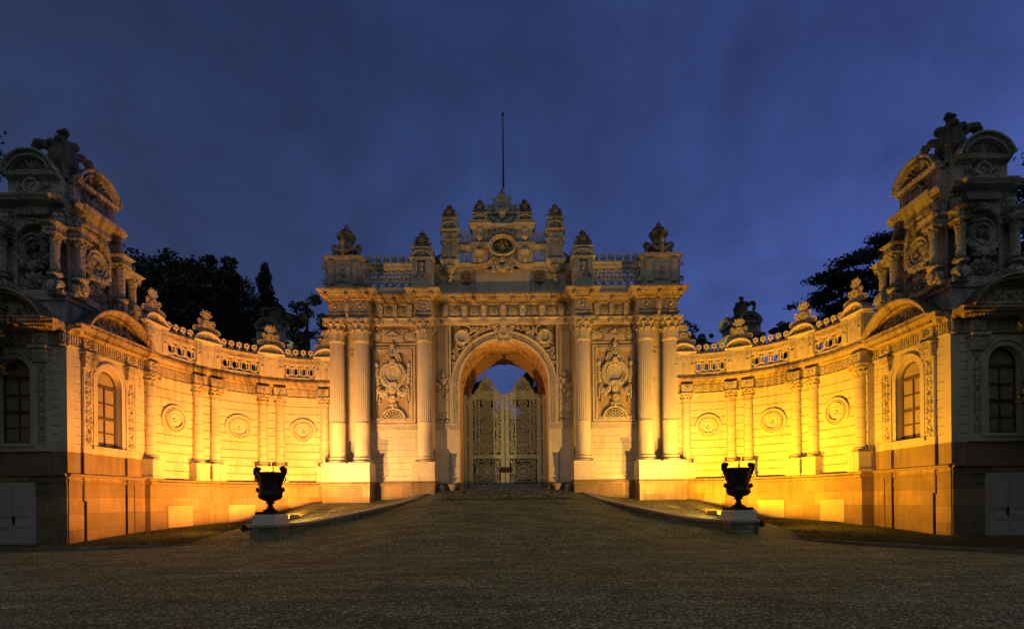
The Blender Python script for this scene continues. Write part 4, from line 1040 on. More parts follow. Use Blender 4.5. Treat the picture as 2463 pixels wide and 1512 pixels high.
    m.box(u0, u1, .36, .54, 15.74, 15.8); m.box(u0, u1, .3, .6, 15.0, 15.06); p = gb(m, 'balustrade_panel', GREYM)
    m = MB(); m.mould([(u0, .35), (u1, .35)], [(-.1, 15.8), (.2, 15.8), (.22, 15.9), (.28, 15.96), (.28, 16.06), (.1, 16.2), (-.1, 16.2)]); gb(m, 'rail', GREYM, p)
    m = MB(); n = 3; st = (u1 - u0) / n
    for i in range(n):
        c_ = u0 + st * (i + .5); m.tube([(c_ + cos(t) * st * .34, .45, 16.52 + sin(t) * .26) for t in [2 * pi * k / 12 for k in range(13)]], .045, 6, False); m.blob(c_, .45, 16.84, .06, .06, .1); m.box(c_ - st * .5, c_ + st * .5, .4, .5, 16.2, 16.28)
    gb(m, 'cresting', GREYM, p)
    # side piers of the centre block
    x = s * 1.27; b = MB(); c = b
    b.box(x - .42, x + .42, -.3, .62, 15.02, 16.95); b.mould([(x - .42, -.3), (x - .42, .62), (x + .42, .62), (x + .42, -.3)], [(-.05, 15.85), (.02, 15.85), (.08, 15.92), (.14, 16.0), (.14, 16.12), (-.05, 16.14)])
    c.lathe(x, .66, [(.02, 15.0), (.08, 15.08), (.12, 15.2), (.1, 15.3), (.24, 15.45), (.3, 15.6), (.2, 15.62)], 12)
    for k in range(9): acanthus(c, x, .66, 15.28, 2 * pi * k / 9, .16, .36, .17, .2)
    c.lathe(x, .66, [(.06, 16.2), (.15, 16.32), (.2, 16.42), (.12, 16.5), (.1, 16.7), (.16, 16.85)], 10)
    for k in range(7): acanthus(c, x, .66, 16.3, 2 * pi * k / 7, .12, .22, .12, .12)
    small_head(b, c, x, -.3, .72, .44, 17.2, 17.72, .34); p = gb(b, 'centre_pier', GREYM)
    m = MB(); finial(m, x, .36, 17.76, 1.02, .74); gb(m, 'finial', DARKS)
# centre block
m = MB(); m.box(-.86, .86, -.3, .5, 14.9, 17.0)
m.mould([(-1.7, -.3), (-1.7, .62), (-.82, .62), (-.82, .5), (.82, .5), (.82, .62), (1.7, .62), (1.7, -.3)], [(-.2, 16.9), (.0, 16.9), (.05, 16.96), (.12, 17.0), (.14, 17.1), (.2, 17.16), (.2, 17.22), (-.2, 17.24)]); gb(m, 'centre_block', GREYM)
m = MB(); m.box(-1.57, 1.57, -.5, .42, 13.26, 13.4); m.box(-1.55, 1.55, -.5, .38, 13.4, 14.66); gb(m, 'inscription_slab', MARB)
# swan-neck moulding over the slab
m = MB()
for s in (-1, 1):
    P = [(1.72, 14.82), (1.3, 14.82), (1.0, 14.86), (.78, 14.98), (.6, 15.14), (.42, 15.22)]
    C = catmull(P, 5)
    for dz, o1, hh in ((0, .52, .07), (.08, .6, .07), (.16, .66, .07)):
        V = []
        for (x, z) in C: V += [(s * x, .3, z + dz - .1), (s * x, o1, z + dz - .1), (s * x, o1, z + dz - .1 + hh), (s * x, .3, z + dz - .1 + hh)]
        F = [(i * 4 + j, i * 4 + 4 + j, i * 4 + 4 + (j + 1) % 4, i * 4 + (j + 1) % 4) for i in range(len(C) - 1) for j in range(4)]; m.add(V, F)
    m.spiral(s * .36, 15.08, .58, .17, 1.5, pi / 2, s, .06, 18); m.taper(s * .52, .56, 14.5, 14.9, .1, .08, .06, .06)
m.box(-1.72, 1.72, .2, .46, 14.66, 14.72)
m.blob(0, .55, 15.22, .2, .16, .2); m.rosette(0, 15.22, .66, .14, 8, .06); m.garland((-.42, 15.0), (.42, 15.0), .3, .14, 9, .5); m.rosette(0, 14.66, .66, .14, 7, .08)
gb(m, 'swan_neck_moulding', MARBC)
# oval medallion with the cipher
m = MB(); MZ = 16.0
m.ring(0, MZ, [(.80, .48), (.80, .66), (.77, .72), (.73, .74), (.70, .70), (.60, .60), (.585, .56), (.57, .60), (.55, .60), (.545, .55)], 56, sz=.77, close=False)
for i in range(52):
    a = 2 * pi * i / 52; m.blob(cos(a) * .65, .66, MZ + sin(a) * .65 * .77, .022, .03, .02, 5, 3)
md = gb(m, 'oval_medallion', MARBC)
m = MB(); m.ring(0, MZ, [(.55, .5), (.55, .553), (0, .553)], 40, sz=.74); gb(m, 'black_field', ENAMEL, md)
m = MB(); m.tube([(cos(2 * pi * k / 48) * .56, .60, MZ + sin(2 * pi * k / 48) * .56 * .75) for k in range(49)], .014, 6, False); gb(m, 'gilt_rim', GOLD, md)
m = MB(); S6 = .1304 / 79.8
def q6(px, py): return ((px - 832) * S6 , .565, MZ + (628 - py) * S6 )
def st6(pts, r=.008, n=5): m.tube([q6(*p) for p in catmull(pts, n)], r, 5)
st6([(905, 720), (880, 650), (845, 560), (815, 440)], .011); st6([(890, 700), (850, 620), (800, 520), (785, 430)], .010); st6([(870, 700), (820, 640), (775, 560), (762, 470)], .010)
st6([(815, 440), (835, 520), (870, 600), (890, 680), (950, 712), (1030, 708), (1085, 735)], .010)
st6([(785, 430), (795, 500), (840, 600), (870, 690)], .007); st6([(762, 450), (770, 530), (800, 600), (840, 690)], .007)
st6([(735, 715), (660, 710), (600, 680), (580, 630), (610, 580), (660, 555), (720, 550), (760, 600), (800, 690)], .009)
st6([(740, 665), (680, 655), (640, 625), (665, 590), (710, 580), (750, 620), (790, 700)], .009); st6([(735, 630), (700, 625), (690, 600), (720, 590)], .007)
st6([(720, 760), (740, 720), (800, 700), (880, 710), (900, 760), (850, 800), (770, 800), (720, 770)], .010); st6([(740, 770), (800, 740), (870, 750), (840, 785), (780, 780)], .010)
st6([(760, 720), (800, 680), (860, 690), (890, 730)], .010); st6([(770, 690), (810, 650), (850, 650), (880, 690)], .009); st6([(780, 650), (815, 615), (845, 625)], .008)
for (a, b) in ((800, 735), (840, 725), (815, 765), (860, 770), (770, 745), (820, 700), (835, 668)): m.blob(*q6(a, b), .012, .008, .010, 6, 3)
st6([(865, 465), (910, 460), (950, 500), (990, 550), (1015, 600), (1000, 640)], .010); st6([(900, 480), (930, 540), (940, 590), (980, 630), (1000, 640), (1010, 670), (1045, 690)], .008); st6([(925, 490), (970, 560), (975, 620)], .012); st6([(940, 530), (1000, 560), (1010, 600)], .012); st6([(930, 560), (960, 600), (1000, 620)], .012)
# date ١٢٧٠
st6([(938, 745), (942, 780)], .006); st6([(962, 782), (960, 748), (975, 757), (990, 750)], .006); st6([(1005, 750), (1018, 780), (1032, 750)], .006); m.blob(*q6(1052, 765), .008, .006, .008, 6, 3)
gb(m, 'gilt_cipher', GOLD, md)
# scalloped crest round the medallion
m = MB()
for k in range(11):
    a = pi * (k + .5) / 11 * 1.04 - .06
    for dd in (-.095, .095): m.bar(cos(a + dd) * .8, MZ + sin(a + dd) * .66, cos(a + dd * .8) * .98, MZ + sin(a + dd * .8) * .86, .07, .5, .62)
    m.blob(cos(a) * 1.0, .56, MZ + sin(a) * .88, .11, .09, .09)
m.arcm(0, MZ, [(.99, .5), (.99, .54), (.78, .54), (.78, .5)], n=24, sz=.84)
for s in (-1, 1): m.taper(s * .98, .56, 15.35, 15.95, .11, .09, .06, .06); m.blob(s * .96, .56, 16.0, .1, .1, .1)
gb(m, 'scalloped_crest', MARBC)
# crowning shell
m = MB(); z = 17.24
P = [(-.86, 0), (-.86, .42), (-.9, .62), (-.86, .8), (-.78, 1.0), (-.62, 1.22), (-.5, 1.34), (-.36, 1.56), (-.24, 1.66), (.24, 1.66), (.36, 1.56), (.5, 1.34), (.62, 1.22), (.78, 1.0), (.86, .8), (.9, .62), (.86, .42), (.86, 0)]
m.prism([(a, z + b) for a, b in P], -.1, .3); m.box(-.9, .9, -.1, .4, z + .66, z + .78); m.box(-.36, .36, .2, .52, z + .7, z + .92)
for s in (-1, 1):
    m.spiral(s * .7, z + .46, .34, .16, 1.4, pi / 2, s, .05, 14); m.spiral(s * .64, z + .16, .34, .16, 1.4, -pi / 2, -s, .05, 14); m.spiral(s * .42, z + 1.56, .26, .13, 1.4, 0, s, .045, 14)
    for k in range(4): m.leaf(s * (.3 + .1 * k), z + .82, .3, pi / 2 - s * (.3 + .25 * k), .55 - .06 * k, .2, .12)
    m.leaf(s * .6, z + 1.0, .3, pi / 2 - s * .9, .4, .2, .1)
m.garland((-.66, z + .5), (.66, z + .5), .34, .12, 13, .32); m.rosette(0, z + .14, .48, .15, 7, .08)
m.lathe(0, .42, [(.06, z + .3), (.16, z + .36), (.2, z + .56), (.26, z + .66)], 10)
for k in range(7): m.leaf(0, z + .95, .36, pi / 2 + (k - 3) * .36, .3, .12, .08)
m.lathe(0, .12, [(.26, z + 1.62), (.3, z + 1.7), (.2, z + 1.78), (.22, z + 1.86), (.12, z + 1.94), (.15, z + 2.02), (.1, z + 2.1), (.04, z + 2.14), (.09, z + 2.22), (.06, z + 2.3), (.01, z + 2.42)], 12)
for k in range(8): m.blob(cos(k * pi / 4) * .24, .12 + sin(k * pi / 4) * .24, z + 1.76, .09, .09, .09, 6, 3)
gb(m, 'crowning_shell', GREYM)
# ------ iron gate leaves
DY = -2.0
def leafgate(s):
    m = MB(); o0, o1 = DY - .05, DY + .05; zb, zt = 2.36, 7.9
    def bx(a, b, z0, z1, e=0, f=None):
        x, y = sorted((s * a, s * b)); m.box(x, y, o0 - e, (o1 + e) if f is None else f, z0, z1)
    bx(.02, .27, zb, 8.15, .02); bx(1.96, 2.24, zb, zt, .02); bx(.27, 1.96, zb, 2.58); bx(.27, 1.96, 4.16, 4.42); bx(.27, 1.96, 3.94 + .22, 4.2, .01)
    bx(.62, .72, 4.42, 7.9, -.012); bx(1.52, 1.62, 4.42, 7.9, -.012); bx(.55, .6, 2.75, 4.0, -.015); bx(1.66, 1.7, 2.75, 4.0, -.015); bx(.55, 1.7, 2.72, 2.77, -.018); bx(.55, 1.7, 3.96, 4.0, -.018)
    bx(.27, 1.96, 7.8, 7.95, -.01)
    lf = gb(m, 'gate_leaf', DOORM)
    m = MB(); xc = s * 1.12; om = DY
    def dia(x0, x1, z0, z1, st=.115):
        w, h = x1 - x0, z1 - z0; k = -h
        while k < w:
            for fl in (0, 1):
                a, b = max(0, k), min(w, k + h)
                if b > a:
                    za, zb_ = a - k, b - k
                    p = (x0 + a, z0 + za, x0 + b, z0 + zb_) if not fl else (x1 - a, z0 + za, x1 - b, z0 + zb_)
                    m.bar(*p, .03, om - .02 + .004 * fl, om + .02 + .004 * fl)
            k += st
    dia(xc - .4, xc + .4, 6.55, 7.35); dia(xc - .4, xc + .4, 4.95, 5.75)
    for z, r in ((6.15, .38), (4.72, .36), (3.36, .42), (7.6, .3)):
        m.ring(xc, z, [(r, om - .03), (r, om + .045), (r * .88, om + .05), (r * .84, om + .01)], 24, close=False); m.ring(xc, z, [(r * .5, om - .02), (r * .5, om + .04), (r * .42, om + .04), (r * .42, om - .02), (r * .5, om - .02)], 16, close=False)
        for k in range(12):
            a = 2 * pi * k / 12; m.bar(xc + cos(a) * r * .46, z + sin(a) * r * .46, xc + cos(a) * r * .9, z + sin(a) * r * .9, .035, om - .02, om + .03); m.ring(xc + cos(a + .26) * r * .7, z + sin(a + .26) * r * .7, [(r * .13, om - .015), (r * .13, om + .03), (r * .08, om + .03), (r * .08, om - .015), (r * .13, om - .015)], 8, close=False)
        m.rosette(xc, z, om, r * .4, 8, .05)
    m.ring(xc, 3.36, [(.54, om - .02), (.54, om + .03), (.49, om + .03), (.49, om - .02), (.54, om - .02)], 24, close=False)
    for sg in (-1, 1):
        for z in (2.92, 3.8): m.spiral(xc + sg * .42, z, om, .12, 1.4, 0, sg, .025, 12)
        for z in (5.85, 6.45, 5.0): m.spiral(xc + sg * .28, z, om, .1, 1.4, 0, sg, .022, 12)
        m.spiral(xc + sg * .52, 4.62, om, .17, 1.4, 0, sg, .03, 14)
    # border columns of scrollwork
    for (c, w) in ((.445, .34), (1.79, .33)):
        z = 4.5
        while z < 7.75:
            for (du, dz, dr) in ((-.07, .05, 1), (.07, .14, -1)): m.spiral(s * c + du * w * 2.2, z + dz, om, w * .3, 1.3, z * 3, dr, .026, 12); m.leaf(s * c - du, z + dz + .04, om, z * 7, w * .5, w * .26, .03)
            z += .2
        z = 2.7
        while z < 4.05: m.spiral(s * c, z, om, w * .34, 1.3, z * 3, 1, .026, 12); m.leaf(s * c, z + .1, om, z * 9, w * .5, w * .26, .03); z += .2
    for z in (2.65, 4.08):
        for k in range(8): m.spiral(s * (.36 + .21 * k), z, om, .085, 1.3, k, 1 if k % 2 else -1, .022, 10)
    gb(m, 'scrollwork', DOORM, lf)
    # top crest
    m = MB(); C = [(.02, 8.18), (.3, 8.2), (.5, 8.28), (.62, 8.5), (.72, 8.6), (.78, 8.82), (.9, 8.95), (.96, 9.05), (1.28, 9.05), (1.34, 8.95), (1.46, 8.82), (1.52, 8.6), (1.62, 8.42), (1.75, 8.34), (1.9, 8.12), (2.1, 8.05), (2.24, 7.92)]
    P = [(s * a, b) for a, b in C if a < .6 or a > 1.6]; P = [(s * a, min(b, 8.4)) for a, b in C if a < .55] + [(s * .62, 8.34), (s * 1.6, 8.34)] + [(s * a, b) for a, b in C if a > 1.6]
    P += [(s * 2.24, 7.88), (s * .02, 7.88)]
    m.prism(P, om - .03, om + .03)
    FO = [(s * a, om, b) for a, b in C if .5 < a < 1.7]; m.tube(FO, .05, 6)
    for a, b in C:
        if .5 < a < 1.7: m.blob(s * a, om, b, .075, .05, .075, 6, 4)
    for k in range(6): m.bar(s * 1.12 - .24 + .096 * k, 8.36, s * 1.12 - .24 + .096 * k, 8.86, .03, om - .02, om + .02)
    for k in range(5): m.bar(s * 1.12 - .27, 8.42 + .1 * k, s * 1.12 + .27, 8.42 + .1 * k, .03, om - .024, om + .024)
    m.box(*sorted((s * 1.12 - .2, s * 1.12 + .2)), om - .035, om + .035, 8.9, 9.04)
    m.ring(s * 1.12, 8.62, [(.33, om - .045), (.33, om + .05), (.27, om + .05), (.27, om - .045), (.33, om - .045)], 20, close=False)
    for sg in (-1, 1): m.spiral(s * 1.12 + sg * .42, 8.46, om, .12, 1.3, 0, sg, .04, 12); m.spiral(s * 1.12 + sg * .3, 8.86, om, .08, 1.3, 0, sg, .035, 10)
    for k in range(5): m.leaf(s * 1.12, 9.0, om - .01, pi / 2 + (k - 2) * .5, .3 - .03 * abs(k - 2), .1, .04)
    for sg in (-1, 1):
        m.spiral(s * 1.12 + sg * .42, 8.62, om + .02, .12, 1.4, pi / 2, sg, .03, 14); m.spiral(s * 1.12 + sg * .62, 8.3, om + .02, .15, 1.4, pi / 2, sg, .035, 14); m.spiral(s * 1.12 + sg * .9, 8.05, om + .02, .12, 1.4, pi / 2, sg, .03, 14)
    gb(m, 'crest', DOORM, lf)
    for z in (2.95, 5.35, 7.55): m = MB(); x, y = sorted((s * 2.16, s * 2.46)); m.box(x, y, om + .02, om + .14, z, z + .1); m.box(x + .04, y - .04, om + .13, om + .17, z - .04, z + .14); gb(m, 'hinge', DOORM, lf)
leafgate(-1); leafgate(1)
for s in (-1, 1):
    m = MB(); a, b = sorted((s * 2.32, s * 2.54)); m.box(a, b, DY - .2, DY + .2, 2.2, 7.95); m.box(a - .03, b + .03, DY - .22, DY + .24, 7.95, 8.05); m.box(a + .05, b - .05, DY + .19, DY + .23, 2.5, 7.7); gb(m, 'door_post', DOORM)
m = MB(); m.box(-.3, .3, DY + .05, DY + .16, 3.30, 3.62); m.box(-.26, .26, DY + .15, DY + .18, 3.34, 3.58); gb(m, 'lock_box', IRON)
m = MB(); m.box(-2.6, 2.6, -2.4, -.2, 1.9, 2.3); m.box(-2.6, 2.6, -2.35, .15, 2.0, 2.27); gb(m, 'threshold', COPING)
# flagpole
m = MB(); m.lathe(0, 0, [(.06, 0), (.048, 1.3), (.04, 2.8), (.032, 4.1), (.025, 4.18), (.08, 4.22), (.08, 4.3), (.02, 4.38)], 8); m.lathe(0, 0, [(.05, 1.2), (.06, 1.25), (.04, 1.3)], 8)
solo(m, 'flagpole', IRON, 'thin dark flagpole rising from the top of the gate', 'flagpole', (0.08, GY - .12, 19.5), lambda p: (p[0] + .08, GY - .12 + p[1], 19.5 + p[2]))
# ------------------------------------------------------------------ corner pavilions
PX, PY = 16.0, 18.55
def pav_maps(side):
    def M(p):
        z = p[2] if p[2] < 8.3 else 8.3 + (p[2] - 8.3) * .955
        return (p[0], p[1], z) if side < 0 else (-p[0] + RX + .3, p[1] + RY, z)
    dark = lambda p: M((-PX - 1.95 + p[0], PY - p[1], p[2]))
    lit = lambda p: M((-PX + p[1], PY + 1.95 + p[0], p[2]))
    box = lambda p: M((p[0], p[1], p[2]))
    udark = lambda p: M((-17.25 + p[0], PY + .12 - p[1], p[2]))
    ulit = lambda p: M((-16.02 + p[1], 19.9 + p[0], p[2]))
    return dark, lit, box, udark, ulit
def seg_pediment(m, c, w, z, rise, o0, o1, teeth=True):
    R = (w * w + rise * rise) / (2 * rise); a = math.asin(min(1, w / R)); zc_ = z + rise - R
    m.arcm(0, zc_, [(R, o0), (R, o1), (R - .06, o1), (R - .1, o1 - .1), (R - .18, o1 - .14), (R - .18, o0)], a0=pi / 2 - a, a1=pi / 2 + a, n=26)
    m.arcm(0, zc_, [(R - .2, o0), (R - .2, o0 + .14), (R - .3, o0 + .14), (R - .3, o0)], a0=pi / 2 - a * .93, a1=pi / 2 + a * .93, n=26)
    if teeth:
        for i in range(30):
            t = pi / 2 - a * .9 + 2 * a * .9 * (i + .5) / 30; m.bar(cos(t) * (R - .19), zc_ + sin(t) * (R - .19), cos(t) * (R - .26), zc_ + sin(t) * (R - .26), .05, o0, o0 + .22)
    pts = [(cos(pi / 2 - a + 2 * a * i / 20) * (R - .1), zc_ + sin(pi / 2 - a + 2 * a * i / 20) * (R - .1)) for i in range(21)]
    m.prism(pts, -.6, o0 + .02)
def face(root, fm, door):
    B = lambda m, n, mat, par=None: build(m, n, mat, par or root, fm)
    E = 1.95
    m = MB(); m.bevbox(-E, E, -.3, .0, -.4, 2.4, .01); m.box(-E, E, -.3, .06, 2.4, 2.52); m.box(-E, E, -.3, .04, 2.52, 2.62)
    m.box(-E, -1.3, -.1, .04, -.4, 2.4); m.box(1.3, E, -.1, .04, -.4, 2.4); m.box(-E, E, -.1, .03, 2.05, 2.12); B(m, 'plinth', PLIN)
    m = MB(); m.mould([(-E, 0), (E, 0)], [(-.3, 2.62), (.05, 2.62), (.12, 2.68), (.12, 2.73), (.0, 2.76), (-.3, 2.76)]); B(m, 'string_course', BAND)
    m = MB(); m.box(-E, E, -.3, -.01, 2.76, 3.55); m.box(-1.36, -.8, -.1, .03, 2.76, 3.56); m.box(.8, 1.36, -.1, .03, 2.76, 3.56); B(m, 'brown_band', BAND)
    # rusticated margins and window wall
    RPf = rust_prof(3.55, 7.45, .32, .03, .03, -.3); m = MB()
    for a, b in ((-E, -1.36), (1.36, E)): m.mould([(a, 0), (b, 0)], RPf)
    for sg in (-1, 1):
        a, b = sorted((sg * .62, sg * 1.36)); m.box(a, b, -.3, -.005, 3.55, 7.45)
    arcp = [(cos(pi * i / 20) * .62, 6.4 + sin(pi * i / 20) * .62) for i in range(21)]
    m.prism(arcp + [(-.62, 7.45), (.62, 7.45)], -.3, -.006); m.box(-.62, .62, -.3, -.004, 3.55, 3.86); B(m, 'wall', LIME)
    m = MB()
    for r0, r1, o in ((.62, .80, .04), (.80, .88, .09)):
        m.arcm(0, 6.4, [(r0, -.1), (r0, o), (r1, o), (r1, -.1)], n=24)
        for sg in (-1, 1): a, b = sorted((sg * r0, sg * r1)); m.box(a, b, -.1, o, 3.86, 6.4)
    # deep splayed reveal
    m.arcm(0, 6.4, [(.62, -.02), (.64, -.02), (.64, -.27), (.58, -.27)], n=24)
    for sg in (-1, 1): m.add([(sg * .62, -.02, 3.86), (sg * .66, -.02, 3.86), (sg * .66, -.27, 3.86), (sg * .58, -.27, 3.86), (sg * .62, -.02, 6.4), (sg * .66, -.02, 6.4), (sg * .66, -.27, 6.4), (sg * .58, -.27, 6.4)], [(0, 1, 5, 4), (1, 2, 6, 5), (2, 3, 7, 6), (3, 0, 4, 7), (0, 1, 2, 3), (4, 5, 6, 7)])
    m.box(-.92, .92, -.4, .14, 3.74, 3.86); m.box(-.86, .86, -.1, .08, 3.56, 3.74); B(m, 'window_surround', LIME)
    m = MB(); w = .585
    for a, b, z0, z1, e in ((-w, -w + .07, 3.86, 6.42, 0), (w - .07, w, 3.86, 6.42, 0), (-.02, .02, 3.9, 6.3, .008), (-w, w, 3.86, 3.95, .004), (-w, w, 6.28, 6.4, .012), (-w, w, 5.02, 5.12, .012), (-w, w, 4.46, 4.5, .006), (-w, w, 5.66, 5.7, .006)):
        m.box(a, b, -.26, -.19 + e, z0, z1)
    m.arcm(0, 6.4, [(w, -.26), (w, -.19), (w - .07, -.19), (w - .07, -.26)], n=20)
    win = B(m, 'window', FRAME)
    m = MB(); m.prism([(w - .02, 3.88)] + [(cos(pi * i / 20) * (w - .02), 6.4 + sin(pi * i / 20) * (w - .02)) for i in range(21)] + [(-w + .02, 3.88)], -.26, -.23); B(m, 'pane', PANE, win)
    for sg in (-1, 1):
        m = MB(); x = sg * 1.08; m.box(x - .26, x + .26, -.1, .07, 3.56, 6.84); m.box(x - .28, x + .28, -.1, .1, 3.56, 3.72)
        for q in (-.24, .21): m.box(x + q, x + q + .03, .06, .095, 3.8, 6.78)
        p = B(m, 'pilaster', LIME); m = MB(); m.scrolls(x, 3.85, 6.75, .38, .07, .03); B(m, 'arabesque', LIMEC, p)
        m = MB(); m.taper(x, .06, 6.84, 7.3, .24, .1, .3, .18); m.box(x - .35, x + .35, -.1, .3, 7.32, 7.42)
        for k in range(4): m.leaf(x - .2 + .133 * k, 6.86, .14, pi / 2, .3, .15, .09)
        for k in range(3): m.leaf(x - .15 + .15 * k, 7.05, .18, pi / 2, .28, .15, .1)
        for s2 in (-1, 1): m.spiral(x + s2 * .25, 7.24, .22, .1, 1.4, pi / 2, s2, .035, 12)
        B(m, 'capital', LIMEC, p)
        m = MB(); m.bevbox(x - .3, x + .3, -.1, .18, 7.48, 7.94, .03); m.rosette(x, 7.7, .18, .2, 8, .07); B(m, 'frieze_block', LIMEC)
    m = MB(); m.mould([(-E, 0), (E, 0)], [(-.3, 7.45), (.04, 7.45), (.09, 7.48), (.09, 7.52), (.05, 7.54), (.05, 7.94), (-.3, 7.94)]); m.teeth(-E, E, .11, .04, .09, 7.58, 7.9, .5); B(m, 'frieze', LIMEC)
    m = MB(); m.mould([(-E - .0, 0), (-1.62, 0), (-1.62, .22), (1.62, .22), (1.62, 0), (E, 0)], [(-.3, 7.94), (.06, 7.94), (.1, 7.99), (.16, 8.03), (.18, 8.07), (.32, 8.1), (.34, 8.18), (.4, 8.24), (.4, 8.28), (-.3, 8.3)]); m.teeth(-1.62, 1.62, .11, .27, .46, 7.99, 8.08, .55)
    for k in range(34): m.leaf(-E + 3.9 * (k + .5) / 34, 8.26, .4 + (.22 if abs(-E + 3.9 * (k + .5) / 34) < 1.62 else 0), -pi / 2, .12, .1, .04)
    B(m, 'cornice', CORN)
    m = MB(); seg_pediment(m, 0, 1.72, 8.3, 1.12, .2, .72); m.box(-1.72, 1.72, -.3, .66, 8.29, 8.36); pd = B(m, 'segmental_pediment', CORN)
    m = MB(); m.rosette(0, 8.72, .22, .3, 9, .1); m.ring(0, 8.72, [(.32, .2), (.32, .28), (.27, .3), (.25, .2)], 18)
    for sg in (-1, 1):
        for k, (x, z, r) in enumerate(((.48, 8.7, .17), (.78, 8.58, .14), (1.04, 8.5, .1))): m.spiral(sg * x, z, .26, r, 1.4, k, sg if k % 2 else -sg, .04, 14); m.leaf(sg * x, z, .24, pi / 2 - sg * .5, r * 2, r, .1); m.leaf(sg * x, z, .24, pi / 2 - sg * 1.9, r * 2, r, .1)
    B(m, 'tympanum_relief', LIMEC, pd)
    if door:
        m = MB(); m.box(-.78, .78, -.1, .07, -.2, 2.42); d = B(m, 'door_frame', WHITEP)
        for sg in (-1, 1):
            m = MB(); a, b = sorted((sg * .02, sg * .70)); m.box(a, b, .05, .10, -.1, 2.32)
            for z0, z1 in ((.15, .62), (.74, 1.02), (1.14, 2.2)): m.box(a + .1, b - .1, .09, .125, z0, z1); m.box(a + .16, b - .16, .12, .14, z0 + .06, z1 - .06)
            lf = B(m, 'door_leaf', WHITEP, d)
        m = MB(); m.blob(.08, .16, 1.1, .05, .05, .05); m.box(.02, .08, .1, .14, .9, 1.2); B(m, 'handle', IRON, d)
    else:
        m = MB(); 
        for x, z0, z1 in ((-1.33, 2.75, 3.6), (-1.33, 1.7, 2.6), (-1.22, -.2, 1.72), (.83, 2.78, 3.5), (.83, 0, 2.6)): m = MB(); m.box(x - .022, x + .022, .0, .075, z0, z1); B(m, 'drain_pipe', IRON)
def volute(m, x, z, o, r, sg=1):
    m.ring(x, z, [(r, o - .14), (r, o + .1), (r * .86, o + .14), (r * .8, o + .08), (r * .5, o + .08), (r * .46, o + .14), (r * .2, o + .14), (0, o + .18)], 18)
